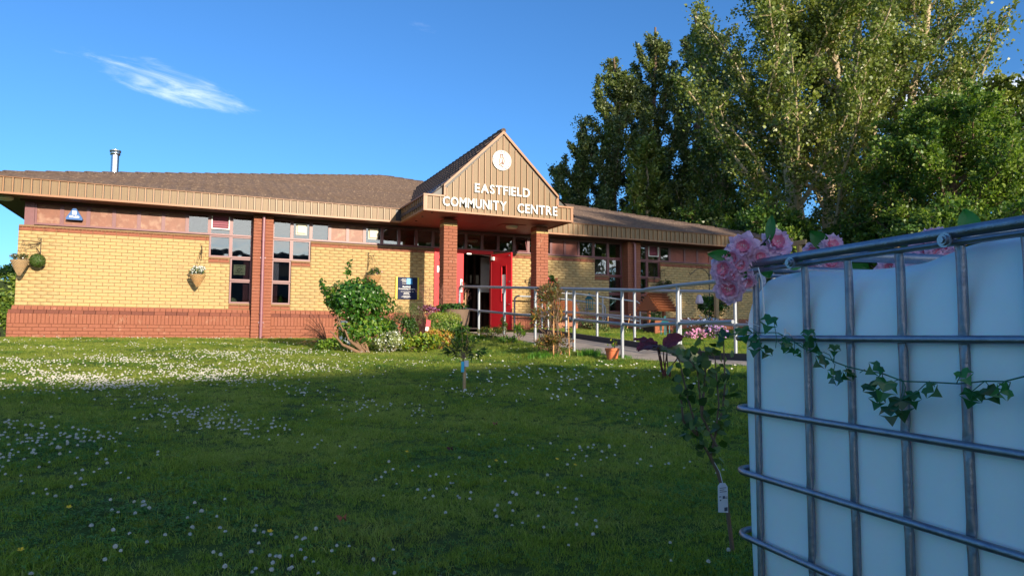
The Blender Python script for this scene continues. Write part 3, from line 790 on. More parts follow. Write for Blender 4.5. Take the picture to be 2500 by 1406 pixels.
v = MB(); v.box(x0, x0 + .02, -.03, .03, 1.02, 2.0, Rm, hp); v.box(x1 - .02, x1, -.03, .03, 1.02, 2.0, Rm, hp); v.box(x0 + .02, x1 - .02, -.03, .03, 1.98, 2.0, Rm, hp); v.box(x0 + .02, x1 - .02, -.03, .03, 1.02, 1.04, Rm, hp); v.build('glazing_bead', m_reddoor, odr)
v = MB(); v.box(x0 + .03, x1 - .06, -.012, -.006, 1.25, 1.75, Rm, hp); v.build('paper_notice', m_white, odr)
v = MB()
for z in (.95, 1.55, 2.25): v.ball(tuple(Rm @ Vector((W_ - .06, -.035, 0)) + hp + Vector((0, 0, z))), .02, 8, 6)
v.build('door_stud', m_chrome, odr, smooth=True)
v = MB(); v.box(.05, .13, -.10, -.03, 2.16, 2.25, Rm, hp); v.build('door_closer', m_white, odr)
c1 = Rm @ Vector((.10, -.09, 0)) + hp
v = MB(); v.tube([(c1.x, c1.y, 2.26), (10.35, -.06, 2.30)], .008, 6); v.tube([(10.35, -.06, 2.30), (9.95, -.04, 2.31)], .007, 6); v.box(9.92, 10.05, -.05, -.022, 2.30, 2.33); v.build('closer_arm', m_chrome, odr)
# hall behind the open door
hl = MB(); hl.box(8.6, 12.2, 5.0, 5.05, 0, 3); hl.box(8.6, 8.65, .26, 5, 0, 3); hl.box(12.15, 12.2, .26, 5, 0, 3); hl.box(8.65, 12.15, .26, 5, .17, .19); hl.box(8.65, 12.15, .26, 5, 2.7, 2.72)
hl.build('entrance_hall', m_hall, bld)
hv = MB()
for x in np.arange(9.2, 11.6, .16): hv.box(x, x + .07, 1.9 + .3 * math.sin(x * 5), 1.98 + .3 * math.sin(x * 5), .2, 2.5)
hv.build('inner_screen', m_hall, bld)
MB().box(10.70, 11.0, .9, .93, 1.35, 2.35).build('notice_board', mat('notice_paper', (.55, .56, .58), rough=.6), bld)
MB().lathe((9.95, 1.2, 2.62), [(.14, .05), (.14, 0), (.0, -.02)], 14).build('hall_lamp', m_lampg, bld)
rs = MB()
for z in (1.05, 1.15, 1.28): rs.box(9.98, 10.12, .62, .65, z - .25, z - .18)
rs.box(10.02, 10.05, .62, .64, .45, 1.45); rs.box(10.12, 10.15, .60, .63, .65, 1.3); rs.build('door_stay', m_wood, bld)

# sign letters and the round logo ---------------------------------------------
def text_mesh(ch, size=1.0, off=0.0, ext=.02, bold=0):
    c = bpy.data.curves.new('t', 'FONT'); c.body = ch; c.size = size; c.offset = off; c.extrude = ext; c.resolution_u = 3
    o = bpy.data.objects.new('t', c); COL.objects.link(o); bpy.context.view_layer.update()
    dg = bpy.context.evaluated_depsgraph_get(); me = bpy.data.meshes.new_from_object(o.evaluated_get(dg)); bpy.data.objects.remove(o); bpy.data.curves.remove(c)
    return me
def norm_text(ch, h, ext, off=.035, wfac=1.0, width=None):
    """mesh standing in the x-z plane facing -y, lower left corner at the origin, capital height h"""
    me = text_mesh(ch, 1.0, off, ext / 1.0); co = np.array([v.co[:] for v in me.vertices])
    lo, hi = co.min(0), co.max(0)
    co = co - lo; sc = h / (hi[1] - lo[1]); sx = sc * wfac if width is None else width / (hi[0] - lo[0])
    zz = (co[:, 2] / max(hi[2] - lo[2], 1e-6)) * ext
    out = np.stack([co[:, 0] * sx, -zz, co[:, 1] * sc], 1)
    me.vertices.foreach_set('co', out.ravel()); me.update(); return me, out[:, 0].max()
def word(wd, x0, x1, z, h, y, m, parent, name='letter', dzdx=0.0):
    ms = [norm_text(c, h, .022, .022, 1.0) for c in wd]
    tot = sum(w_ for _, w_ in ms); gap = ((x1 - x0) - tot) / (len(wd) - 1); 
    sc = 1.0
    if gap < .026:
        gap = .026; sc = ((x1 - x0) - gap * (len(wd) - 1)) / tot
    x = x0
    for c, (me, w_) in zip(wd, ms):
        me.materials.clear(); me.materials.append(m)
        o = link_mesh(name, me, parent, (x, y, z + dzdx * (x - x0))); o.scale = (sc, 1, 1); o['label'] = 'raised white letter ' + c
        x += w_ * sc + gap
YS_ = YC - .016
word('EASTFIELD', 9.175, 10.60, 3.442, .215, YS_, m_letter, gf)
word('COMMUNITY', 8.40, 9.99, 3.062, .225, YS_, m_letter, gf)
word('CENTRE', 10.27, 11.345, 3.05, .225, YS_, m_letter, gf)
LGX, LGZ = 9.862, 4.27
lg = MB(); lg.prism([(LGX + .242 * math.cos(a), LGZ + .242 * math.sin(a)) for a in np.linspace(0, 2 * PI, 41)[:-1]], YS_ - .016, YS_, 'y')
logo = lg.build('logo_disc', m_letter, bld)
m_brn = mat('logo_brown', (.22, .075, .035), rough=.5); m_gry = mat('logo_grey_text', (.30, .28, .26), rough=.5)
def arc(cx, cz, rx, rz, a0, a1, n=14): return [(LGX + cx + rx * math.cos(a), YS_ - .018, LGZ + cz + rz * math.sin(a)) for a in np.linspace(math.radians(a0), math.radians(a1), n)]
ow = MB(); T = .0105
ow.tube(arc(-.01, .105, .036, .034, 0, 360, 20)[:-1], T, 5, closed=True)
ow.tube([(LGX - .042, YS_ - .018, LGZ + .125), (LGX - .046, YS_ - .018, LGZ + .152), (LGX - .022, YS_ - .018, LGZ + .138), (LGX + .004, YS_ - .018, LGZ + .138), (LGX + .026, YS_ - .018, LGZ + .152), (LGX + .022, YS_ - .018, LGZ + .125)], T, 5)
ow.tube(arc(-.028, .108, .009, .009, 0, 360, 10)[:-1], .003, 5, closed=True); ow.tube(arc(.008, .108, .009, .009, 0, 360, 10)[:-1], .003, 5, closed=True)
ow.tube(arc(-.005, -.02, .062, .095, 100, 235), T, 5); ow.tube(arc(.0, -.015, .055, .092, 80, -60), T, 5); ow.tube(arc(-.02, -.03, .03, .075, 75, -40), T, 5)
ow.tube([(LGX - .035, YS_ - .018, LGZ - .09), (LGX - .012, YS_ - .018, LGZ - .045), (LGX + .0, YS_ - .018, LGZ - .11), (LGX + .02, YS_ - .018, LGZ - .05), (LGX + .03, YS_ - .018, LGZ - .10)], T, 5)
ow.tube([(LGX - .07, YS_ - .018, LGZ - .095), (LGX - .06, YS_ - .018, LGZ - .125), (LGX - .01, YS_ - .018, LGZ - .125), (LGX - .01, YS_ - .018, LGZ - .15), (LGX + .03, YS_ - .018, LGZ - .15), (LGX + .04, YS_ - .018, LGZ - .135)], T, 5)
ow.build('owl_emblem', m_brn, logo)
txt = 'On With Life  On With Learning  On With Living  '
rt_ = MB(); nn = len(txt)
for i, ch in enumerate(txt):
    if ch == ' ': continue
    me = text_mesh(ch, .045, .0035, .001); a = math.radians(205) - 2 * PI * i / nn
    R_ = Matrix.Rotation(a - PI / 2, 2)
    V = []
    for v in me.vertices:
        q = R_ @ Vector((v.co.x - .012, v.co.y)); V.append((LGX + .198 * math.cos(a) + q.x, YS_ - .0175 - v.co.z, LGZ + .198 * math.sin(a) + q.y))
    rt_.add(V, [tuple(p.vertices) for p in me.polygons]); bpy.data.meshes.remove(me)
rt_.build('logo_lettering', m_gry, logo)
# ================================================================== HANDRAILS
def hrail(pts, r=.024): return [Vector(p) for p in pts]
RAIL_L = {}
def handrail(name, posts, line, mid, label, group=None, start_drop=None, end_drop=None, r=.0265):
    """posts: (x, y, z top, z foot); line: top rail points; mid: lower rail points"""
    t = thing(name, (posts[0][0], posts[0][1], posts[0][3]), label, 'handrail', group)
    def bend(pts, d):
        return pts
    b = MB(); b.tube(line, r, 10); b.build('top_rail', m_rail, t, smooth=True)
    if mid:
        b = MB(); b.tube(mid, r * .92, 10); b.build('middle_rail', m_rail, t, smooth=True)
    for (x, y, zt, zf) in posts:
        b = MB(); b.tube([(x, y, zf - .15), (x, y, zt - .01)], r, 10); b.lathe((x, y, mid and float(np.interp(-y, [-p[1] for p in mid], [p[2] for p in mid])) or zt - .3), [(r * 1.35, -.028), (r * 1.35, .028)], 10) if mid else None
        b.build('post', m_rail, t, smooth=True)
    return t
def nx(y): return float(np.interp(y, [-11.5, -9, -3], [9.36, 9.205, 8.745]))
def ntop(y): return float(np.interp(y, [-11.5, -9.4, -9.15, -2.77], [.80, .785, .765, 1.215]))
npost = [-2.765, -3.80, -4.95, -6.142, -7.40, -8.681, -9.895, -11.5]
zl = lambda y: float(hpath(y)) - .02
P_ = [(nx(y), y, ntop(y), zl(y)) for y in npost]
line = [(nx(-2.765), -2.765, ntop(-2.8) - .49), (nx(-2.765), -2.765, ntop(-2.8) - .05), (nx(-2.79), -2.79, ntop(-2.8) - .014), (nx(-2.83), -2.83, ntop(-2.8))] + [(nx(y), y, ntop(y)) for y in (-3.8, -5, -6.2, -7.5, -8.7, -9.05, -9.15, -9.3, -9.9, -11.5)]
midl = [(nx(-2.765), -2.765, ntop(-2.8) - .488)] + [(nx(y), y, ntop(y) - .505) for y in (-3.8, -5, -6.2, -7.5, -8.7, -9.05, -9.15, -9.3, -9.9, -10.87)]
handrail('handrail', P_, line, midl, 'grey tubular handrail along the near edge of the ramp, behind the orange terracotta pot', 'handrails beside the ramp')
def ftop(y): return float(np.interp(y, [-12, -9.4, -3.3], [.77, .775, 1.19]))
fpost = [-3.35, -4.206, -5.49, -6.795, -8.117, -9.406, -10.7]
P_ = [(10.68, y, ftop(y), float(hpath(y)) + .06) for y in fpost]
line = [(10.68, -3.35, ftop(-3.4) - .05), (10.68, -3.37, ftop(-3.4) - .01), (10.68, -3.42, ftop(-3.4))] + [(10.68, y, ftop(y)) for y in (-4.2, -5.5, -6.8, -8.1, -9.3, -9.5, -10.7, -11.8)]
handrail('handrail', P_, line, [(10.68, y, ftop(y) - .49) for y in (-3.35, -5.5, -6.8, -8.1, -9.3, -9.5, -10.7, -11.8)], 'grey tubular handrail along the far, kerbed edge of the ramp beside the flower beds', 'handrails beside the ramp')
for yy, nm, fx in ((-.45, 'low curved grey handrail against the brick wall right of the open door', 14.0), (-2.1, 'low curved grey handrail nearer the flower beds, ending before the wishing well', 14.05)):
    zt = lambda x: float(np.interp(x, [11.1, 12.2, 14.1], [1.19, 1.19, 1.02])); zf = lambda x: .14
    xs = [11.15, 12.6, fx]
    ln = [(11.15, yy, .2), (11.15, yy, 1.08), (11.17, yy, 1.15), (11.24, yy, 1.19), (12.2, yy, 1.185), (13.2, yy, 1.10), (fx - .1, yy, 1.035), (fx - .03, yy, .99), (fx, yy, .92), (fx, yy, .0)]
    t = thing('handrail', (11.15, yy, .15), nm, 'handrail', 'handrails along the wall')
    b = MB(); b.tube(ln, .024, 10); b.build('top_rail', m_rail, t, smooth=True)
    b = MB(); b.tube([(11.15, yy, .70), (12.2, yy, .70), (fx, yy, .52)], .021, 8); b.build('middle_rail', m_rail, t, smooth=True)
    b = MB(); b.tube([(12.9, yy, .1), (12.9, yy, 1.12)], .023, 10); b.build('post', m_rail, t, smooth=True)

# ================================================================== WALL SIGNS
sb = MB().box(8.03, 8.56, -.045, -.012, 1.045, 1.61); o = sb.build('sign_board', mat('navy_board', (.008, .015, .055), rough=.6, spec=.2))
tag(o, 'navy blue notice board with yellow edges on the wall, left of the closed red door', 'sign')
m_yel = mat('yellow_edge', (.75, .62, .03), rough=.5)
MB().box(7.985, 8.03, -.05, -.012, 1.045, 1.615).build('side_edge', m_yel, o); MB().box(8.56, 8.60, -.05, -.012, 1.045, 1.615).build('side_edge', m_yel, o)
MB().box(8.27, 8.42, -.049, -.0455, 1.43, 1.585).build('blue_square', mat('sky_blue_print', (.02, .33, .72), rough=.4), o)
def flat_text(s, x, z, h, y, m, parent, name, w=None, off=.02):
    me, wd = norm_text(s, h, .002, off, 1.0, w); me.materials.clear(); me.materials.append(m); return link_mesh(name, me, parent, (x, y, z))
flat_text('Eastfield', 8.17, 1.345, .042, -.0455, m_white, o, 'sign_lettering', .20)
flat_text('Community Centre', 8.06, 1.285, .044, -.0455, m_white, o, 'sign_lettering', .44)
b = MB()
for (x0, x1, z) in ((8.15, 8.26, 1.56), (8.12, 8.40, 1.53), (8.15, 8.40, 1.512), (8.15, 8.30, 1.49), (8.16, 8.41, 1.44), (8.12, 8.46, 1.235), (8.20, 8.33, 1.205), (8.20, 8.34, 1.185), (8.19, 8.35, 1.165), (8.17, 8.36, 1.12), (8.14, 8.40, 1.10), (8.2, 8.33, 1.08)):
    x = x0
    while x < x1: l = random.uniform(.012, .03); b.box(x, min(x + l, x1), -.0475, -.0455, z, z + .009); x += l + .008
b.build('small_print', m_white, o)
ab = MB(); ab.prism([(.745, 2.555), (1.045, 2.555), (1.05, 2.59), (.925, 2.80), (.865, 2.80), (.74, 2.59)], -.075, .052, 'y')
o = ab.build('alarm_box', mat('alarm_blue', (.006, .10, .34), rough=.5)); tag(o, 'triangular blue alarm box on the brown panels below the left eaves', 'alarm box')
b = MB(); b.box(.855, .935, -.079, -.0755, 2.665, 2.745); b.build('badge', m_white, o)
flat_text('C', .872, 2.675, .06, -.0795, mat('alarm_blue2', (.012, .10, .35), rough=.4), o, 'alarm_lettering', .046, .05)
flat_text('Chubb', .80, 2.60, .045, -.0755, m_white, o, 'alarm_lettering', .19, .05)

# ================================================================== VEGETATION HELPERS
def leafmat(name, a, b, tr=.35, rough=.45, isl=.25, tcol=None, spec=.4, nz=.1, c3=None, c3scale=1.5):
    return mat(name, a, b, rough=rough, isl=isl, nz=nz, nscale=4, trans=tr, tcol=tcol, spec=spec, c3=c3, c3scale=c3scale)
m_lf_dark = leafmat('leaf_dark', (.022, .060, .012), (.045, .100, .018))
m_lf_mid = leafmat('leaf_mid', (.045, .115, .018), (.085, .165, .022))
m_lf_gloss = leafmat('leaf_glossy', (.030, .110, .012), (.070, .180, .018), rough=.28, spec=.6)
m_lf_var = leafmat('leaf_cream', (.42, .42, .17), (.20, .27, .07), tr=.3)
m_lf_lime = leafmat('leaf_lime', (.24, .33, .03), (.12, .24, .025), tr=.35)
m_lf_yel = leafmat('leaf_yellow', (.42, .40, .03), (.18, .28, .03), tr=.35)
m_lf_org = leafmat('leaf_orange', (.48, .18, .04), (.40, .28, .05), tr=.35)
m_lf_red = leafmat('leaf_dark_red', (.085, .012, .016), (.16, .022, .028), tr=.3)
m_lf_redg = leafmat('leaf_red_green', (.22, .10, .06), (.09, .13, .04), tr=.3)
m_lf_olive = leafmat('leaf_olive', (.14, .17, .05), (.09, .13, .035), tr=.3)
m_fl_w = mat('petal_white', (.78, .80, .76), rough=.6, isl=.1)
m_fl_p = mat('petal_pink', (.70, .22, .42), (.60, .30, .50), rough=.6, isl=.15)
m_fl_v = mat('petal_violet', (.33, .16, .50), (.45, .25, .55), rough=.6, isl=.15)
m_fl_b = mat('petal_blue', (.34, .42, .68), (.6, .66, .78), rough=.6, isl=.15)
m_fl_r = mat('petal_red', (.55, .015, .02), (.6, .08, .12), rough=.6, isl=.15)

def cloud_pts(n, c, r, r_, shell=.55, squash=None, lumps=9, lump=.32, flat=True):
    """points spread through a lumpy ellipsoid, denser towards the outside"""
    c = np.array(c, float); r = np.array(r, float)
    L = r_.normal(size=(lumps, 3)); L /= np.linalg.norm(L, axis=1, keepdims=True); L[:, 2] = np.abs(L[:, 2]) * .9 - .15
    own = r_.integers(0, lumps + 2, n)
    d = r_.normal(size=(n, 3)); d /= np.linalg.norm(d, axis=1, keepdims=True)
    rad = r_.uniform(shell, 1, n) ** .6
    base = d * rad[:, None]
    isl_ = own < lumps
    cc = L[np.minimum(own, lumps - 1)] * .72
    q = np.where(isl_[:, None], cc + d * rad[:, None] * (lump + .14 * np.sin(own * 2.3))[:, None], base * .86)
    q = q * r + c
    nrm = np.where(isl_[:, None], d * .6 + L[np.minimum(own, lumps - 1)] * .5, d) + r_.normal(size=(n, 3)) * .35
    return q, nrm
def blade_dirs(nrm, r_, droop=.0):
    """leaf directions lying roughly in the surface whose normal is nrm, tips drooping"""
    t = np.cross(nrm, r_.normal(size=nrm.shape)); t /= np.linalg.norm(t, axis=1, keepdims=True) + 1e-9
    t = t + nrm * .35; t[:, 2] -= droop; return t
def oriented(name, pos, nrm, size, m, parent, tpl=LEAF4, midx=None, seed=0, droop=.1):
    """leaves whose faces look along nrm"""
    r_ = np.random.default_rng(seed + 3)
    nrm = nrm / (np.linalg.norm(nrm, axis=1, keepdims=True) + 1e-9)
    d = blade_dirs(nrm, r_, droop); d /= np.linalg.norm(d, axis=1, keepdims=True)
    a = np.cross(d, nrm); a /= np.linalg.norm(a, axis=1, keepdims=True) + 1e-9; b = np.cross(a, d)
    M = np.stack([a, d, b], axis=2)
    T, TF = tpl
    if TF.shape[1] == 4 and len(TF) > 1:
        tri = []
        for f in TF:
            tri.append((f[0], f[1], f[2]))
            if f[3] != f[2]: tri.append((f[0], f[2], f[3]))
        TF = np.array(tri)
    n = len(pos); s = np.broadcast_to(np.asarray(size, float), (n,))
    V = np.einsum('nij,kj->nki', M, T) * s[:, None, None] + pos[:, None, :]
    F = TF[None] + (np.arange(n) * len(T))[:, None, None]
    mi = None if midx is None else np.repeat(midx, len(TF))
    return np_mesh(name, V.reshape(-1, 3), F.reshape(-1, TF.shape[1]), m, parent, midx=mi)
def stems_mb(base, tips, r0, r1, wob, r_, n=6, k=5):
    b = MB()
    for t in tips:
        B0 = Vector(base) + Vector((r_.uniform(-1, 1), r_.uniform(-1, 1), 0)) * r0 * 2; T = Vector(t); pts = []
        for i in range(k + 1):
            f = i / k; p = B0.lerp(T, f); p += Vector(r_.normal(size=3) * wob * math.sin(PI * f)); pts.append(p)
        b.tube(pts, [r0 * (1 - f / k) + r1 * f / k for f in range(k + 1)], n)
    return b
def bush(name, label, c, r, n, ls, m, cat='shrub', group=None, seed=1, stems=5, sm=None, tpl=LEAF4, midw=None, lumps=9, shell=.5, base=None, droop=.1, ground_z=None, sr=.010):
    r_ = np.random.default_rng(seed)
    bz = ground_z if ground_z is not None else gz(c[0], c[1])
    bx, by = (base if base else (c[0], c[1]))
    t = thing(name, (bx, by, bz), label, cat, group)
    q, nr = cloud_pts(n, c, r, r_, shell, lumps=lumps)
    k = q[:, 2] > bz + .01; q, nr = q[k], nr[k]
    mi = None
    if isinstance(m, (list, tuple)): mi = r_.choice(len(m), len(q), p=midw)
    o = oriented('foliage', q, nr, r_.uniform(.7, 1.25, len(q)) * ls, m, t, tpl, mi, seed, droop)
    if stems:
        tips = [q[i] for i in r_.choice(len(q), stems)]
        s = stems_mb((bx, by, bz - .03), tips, sr, sr * .35, .25 * min(r), r_); s.build('stem', sm or m_barkd, t, smooth=True)
    return t, q, nr
def flowers(parent, q, n, size, m, seed=0, name='flowers', up=.5):
    """small five petalled flowers sitting on the foliage"""
    r_ = np.random.default_rng(seed + 77)
    ang = np.linspace(0, 2 * PI, 6)[:-1]
    T = [(0, 0, 0)]; F = []
    for i, a in enumerate(ang):
        T += [(.5 * math.cos(a - .5), .5 * math.sin(a - .5), .12), (.62 * math.cos(a), .62 * math.sin(a), .06), (.5 * math.cos(a + .5), .5 * math.sin(a + .5), .12)]
        F.append((0, 1 + i * 3, 2 + i * 3, 3 + i * 3))
    idx = r_.choice(len(q), n); nrm = r_.normal(size=(n, 3)) * .5; nrm[:, 1] -= .9; nrm[:, 2] += up
    o_ = oriented(name, q[idx] + nrm * .01, nrm, r_.uniform(.8, 1.2, n) * size, m, parent, (np.array(T), np.array(F)), None, seed, 0)
    if parent is not None: o_['kind'] = 'stuff'
    return o_

# ================================================================== TREES
def tree(name, label, foot, H, R, nleaf, ls, lm, bark, group, seed, up=.72, z0=.12, lean=(0, 0), nlimb=34, shape='poplar', cat='tree', rtrunk=.32, stems=1, sub=11, spread=1.0, midw=None):
    """tapering trunk, limbs and twigs; leaves gathered in sprays along the twigs"""
    r_ = np.random.default_rng(seed)
    t = thing(name, foot, label, cat, group)
    b = MB(); P = []; D = []; W = []
    foot = Vector(foot)
    trunks = []
    for s in range(stems):
        off = Vector((0, 0, 0)) if stems == 1 else Vector((math.cos(s * 2.4 + seed), math.sin(s * 2.4 + seed), 0)) * R * .28
        hh = H * (1 if s == 0 else r_.uniform(.82, .97))
        pts = []
        for i in range(9):
            f = i / 8
            p = foot + Vector((lean[0] * f, lean[1] * f, hh * f)) + off * (f ** .6) + Vector((r_.normal() * .02 * H * f * .6, r_.normal() * .02 * H * f * .6, 0))
            pts.append(p)
        trunks.append((pts, hh)); b.tube([foot - Vector((0, 0, .3))] + pts[1:], [rtrunk * (1.15 - f) / (1 if s == 0 else 1.4) + .03 for f in np.linspace(0, 1, 9)], 9)
    def env(f):       # crown half-width at relative height f
        if shape == 'poplar': return (math.sin(PI * min(1, (f * .93 + .10))) ** .62) * (1 - .25 * f)
        if shape == 'column': return (math.sin(PI * min(1, f * .90 + .09)) ** .5) * (1 - .35 * f)
        return math.sin(PI * min(1, f * .82 + .13)) ** .7
    for li in range(nlimb):
        pts, hh = trunks[li % len(trunks)]
        f0 = z0 + (.94 - z0) * ((li + r_.uniform(0, 1)) / nlimb) ** .9
        i0 = min(7, int(f0 * 8)); a = pts[i0].lerp(pts[i0 + 1], f0 * 8 - i0)
        az = li * 2.399 + r_.uniform(-.4, .4)
        fe = min(1, f0 + .12); reach = R * env((fe - z0) / (1 - z0 + 1e-6)) * r_.uniform(.72, 1.12) * spread + .15
        rise = reach * up * 1.9 * r_.uniform(.7, 1.2)
        e = a + Vector((math.cos(az) * reach, math.sin(az) * reach, min(rise, max(.3, (hh + foot.z) * 1.01 - a.z))))
        lp = []
        for k in range(6):
            g = k / 5; p = a.lerp(e, g); p.z += -.10 * reach * math.sin(PI * g) * (1 if up > .4 else -1); p += Vector(r_.normal(size=3)) * .05 * reach * g; lp.append(p)
        L = (e - a).length; r0 = rtrunk * .34 * (1 - f0 * .7) + .012
        b.tube(lp, [r0 * (1 - .85 * k / 5) + .008 for k in range(6)], 5)
        nsub = max(3, int(sub * (.4 + .6 * L / (R * 1.3 + .1))))
        for s in range(nsub):
            g = .18 + .82 * (s + r_.uniform(0, 1)) / nsub; i1 = min(4, int(g * 5)); q = lp[i1].lerp(lp[i1 + 1], g * 5 - i1)
            dr = (lp[i1 + 1] - lp[i1]).normalized(); dv = (dr * .75 + Vector(r_.normal(size=3)) * .6 + Vector((0, 0, up * .75))).normalized()
            ln = (.10 + .16 * r_.uniform()) * R * (1.15 - .5 * g) + .25
            e2 = q + dv * ln; mid_ = q.lerp(e2, .5) + Vector(r_.normal(size=3)) * .06 * ln
            b.tube([q, mid_, e2], [.010 + r0 * .22, .008 + r0 * .12, .005], 4, cap=False)
            P.append((q, e2, ln)); W.append(ln)
        P.append((lp[3], e, L * .4)); W.append(L * .4)
    b.build('trunk', bark, t, smooth=True)
    W = np.array(W); W = W / W.sum(); cnt = r_.multinomial(nleaf, W)
    A = np.array([p[0][:] for p in P]); B_ = np.array([p[1][:] for p in P]); Ln = np.array([p[2] for p in P])
    ix = np.repeat(np.arange(len(P)), cnt); g = r_.uniform(.1, 1.12, len(ix))
    pos = A[ix] + (B_[ix] - A[ix]) * g[:, None] + r_.normal(size=(len(ix), 3)) * (Ln[ix] * .16 * (1.25 - .6 * g))[:, None]
    dr = (B_ - A); dr /= np.linalg.norm(dr, axis=1, keepdims=True) + 1e-9
    dd = dr[ix] * .8 + r_.normal(size=(len(ix), 3)) * .7
    mi = None
    if isinstance(lm, (list, tuple)):
        # whole sprays tend to one of the leaf colours
        ch = r_.choice(len(lm), len(P), p=midw); mi = ch[ix]; sw = r_.uniform(size=len(ix)) < .25; mi[sw] = r_.choice(len(lm), sw.sum(), p=midw)
    k = pos[:, 2] > foot.z + .3
    o = leaves('crown', pos[k], dd[k], r_.uniform(.7, 1.3, k.sum()) * ls, lm, t, LEAF4, None if mi is None else mi[k], seed)
    return t
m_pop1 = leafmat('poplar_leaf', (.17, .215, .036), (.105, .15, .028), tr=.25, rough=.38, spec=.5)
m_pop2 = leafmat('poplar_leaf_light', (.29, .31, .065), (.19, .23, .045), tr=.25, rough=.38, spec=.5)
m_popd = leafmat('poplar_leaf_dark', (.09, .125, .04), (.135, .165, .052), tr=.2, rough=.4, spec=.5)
m_syc = leafmat('broad_leaf', (.13, .21, .028), (.20, .27, .04), tr=.35)
m_sycd = leafmat('broad_leaf_dark', (.05, .11, .02), (.09, .17, .03), tr=.3)
GRP = 'tall trees behind the building'
tree('poplar_tree', 'tallest and broadest poplar behind the right wing, pale limbed, its crown cut by the frame', (31.0, 7.6, .1), 20.5, 6.0, 98000, .165, [m_pop1, m_pop2, m_popd], m_bark, GRP, 3, up=.62, z0=.06, nlimb=64, rtrunk=.42, stems=3, sub=16, midw=[.5, .32, .18])
tree('poplar_tree', 'open-crowned poplar right of the broadest one, sky showing between its leaning limbs', (36.9, 8.3, .13), 24.0, 5.9, 58000, .17, [m_pop1, m_pop2, m_popd], m_bark, GRP, 9, up=.80, z0=.14, lean=(1.0, -.6), nlimb=46, rtrunk=.48, stems=2, sub=14, midw=[.45, .4, .15])
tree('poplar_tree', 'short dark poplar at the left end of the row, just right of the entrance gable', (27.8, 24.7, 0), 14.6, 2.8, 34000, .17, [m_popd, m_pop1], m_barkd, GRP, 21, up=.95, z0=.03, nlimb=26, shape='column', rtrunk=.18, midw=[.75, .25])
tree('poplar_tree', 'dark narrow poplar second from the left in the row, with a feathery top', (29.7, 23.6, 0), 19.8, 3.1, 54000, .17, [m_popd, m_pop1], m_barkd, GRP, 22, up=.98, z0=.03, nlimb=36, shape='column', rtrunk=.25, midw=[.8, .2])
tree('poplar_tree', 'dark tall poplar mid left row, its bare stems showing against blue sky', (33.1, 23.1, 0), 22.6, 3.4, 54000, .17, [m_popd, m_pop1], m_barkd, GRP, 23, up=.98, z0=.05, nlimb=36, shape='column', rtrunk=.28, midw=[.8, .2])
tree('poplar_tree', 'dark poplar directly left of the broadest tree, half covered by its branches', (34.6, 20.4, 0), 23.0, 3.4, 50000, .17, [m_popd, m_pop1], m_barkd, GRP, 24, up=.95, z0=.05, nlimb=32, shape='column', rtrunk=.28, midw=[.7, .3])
tree('poplar_tree', 'slim sunlit young poplar standing in front of the dark left row', (28.2, 17.5, 0), 12.6, 1.75, 14000, .20, [m_pop1, m_pop2], m_bark, GRP, 25, up=1.1, z0=.1, nlimb=24, shape='column', rtrunk=.12, midw=[.5, .5])
tree('poplar_tree', 'slim poplar in front of the gap between the dark row and the broadest tree', (31.0, 17.5, 0), 10.0, 2.0, 11000, .20, [m_pop1, m_popd], m_bark, GRP, 26, up=1.0, z0=.05, nlimb=22, shape='column', rtrunk=.12, midw=[.5, .5])
tree('broadleaf_tree', 'bushy bright green tree above the far side of the white tank', (30.6, .2, .14), 9.4, 3.7, 66000, .13, [m_syc, m_sycd], m_barkd, GRP, 31, up=.30, z0=.04, nlimb=60, shape='round', rtrunk=.22, sub=15, midw=[.6, .4])
tree('poplar_tree', 'light green poplar at the right edge of the picture, behind the bushy bright tree', (41.2, 4.2, .1), 13.6, 3.2, 24000, .20, [m_pop1, m_pop2], m_bark, GRP, 33, up=.9, z0=.05, nlimb=34, shape='column', rtrunk=.2, midw=[.5, .5])
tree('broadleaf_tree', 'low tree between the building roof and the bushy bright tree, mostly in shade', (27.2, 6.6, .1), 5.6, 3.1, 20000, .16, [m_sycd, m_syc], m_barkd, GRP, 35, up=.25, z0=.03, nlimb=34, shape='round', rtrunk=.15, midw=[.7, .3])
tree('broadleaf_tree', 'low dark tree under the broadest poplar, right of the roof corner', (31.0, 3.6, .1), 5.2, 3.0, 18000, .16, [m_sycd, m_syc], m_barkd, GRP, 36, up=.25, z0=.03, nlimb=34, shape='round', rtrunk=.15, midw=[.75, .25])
tree('broadleaf_tree', 'small tree with orange-brown bark right behind the rail of the white tank', (27.3, -1.8, .1), 4.3, 2.6, 15000, .14, [m_sycd, m_syc], m_barkd, GRP, 37, up=.25, z0=.03, nlimb=30, shape='round', rtrunk=.15, midw=[.6, .4])
tree('broadleaf_tree', 'small rounded tree at the far left of the tall row, by the gable', (28.3, 28.6, 0), 11.6, 1.9, 9000, .24, [m_popd, m_pop1], m_barkd, GRP, 38, up=.7, z0=.1, nlimb=20, shape='round', rtrunk=.15, midw=[.5, .5])
tree('poplar_tree', 'mid-height leafy poplar filling the gap between the dark row and the broadest tree', (31.6, 14.6, 0), 13.5, 2.9, 26000, .17, [m_pop1, m_popd, m_pop2], m_bark, GRP, 41, up=.8, z0=.04, nlimb=38, shape='column', rtrunk=.18, midw=[.5, .3, .2])
tree('broadleaf_tree', 'low leafy tree just above the roof slope, left of the broadest tree', (28.2, 11.2, 0), 6.6, 2.8, 20000, .15, [m_sycd, m_pop1], m_barkd, GRP, 42, up=.4, z0=.03, nlimb=34, shape='round', rtrunk=.15, midw=[.5, .5])
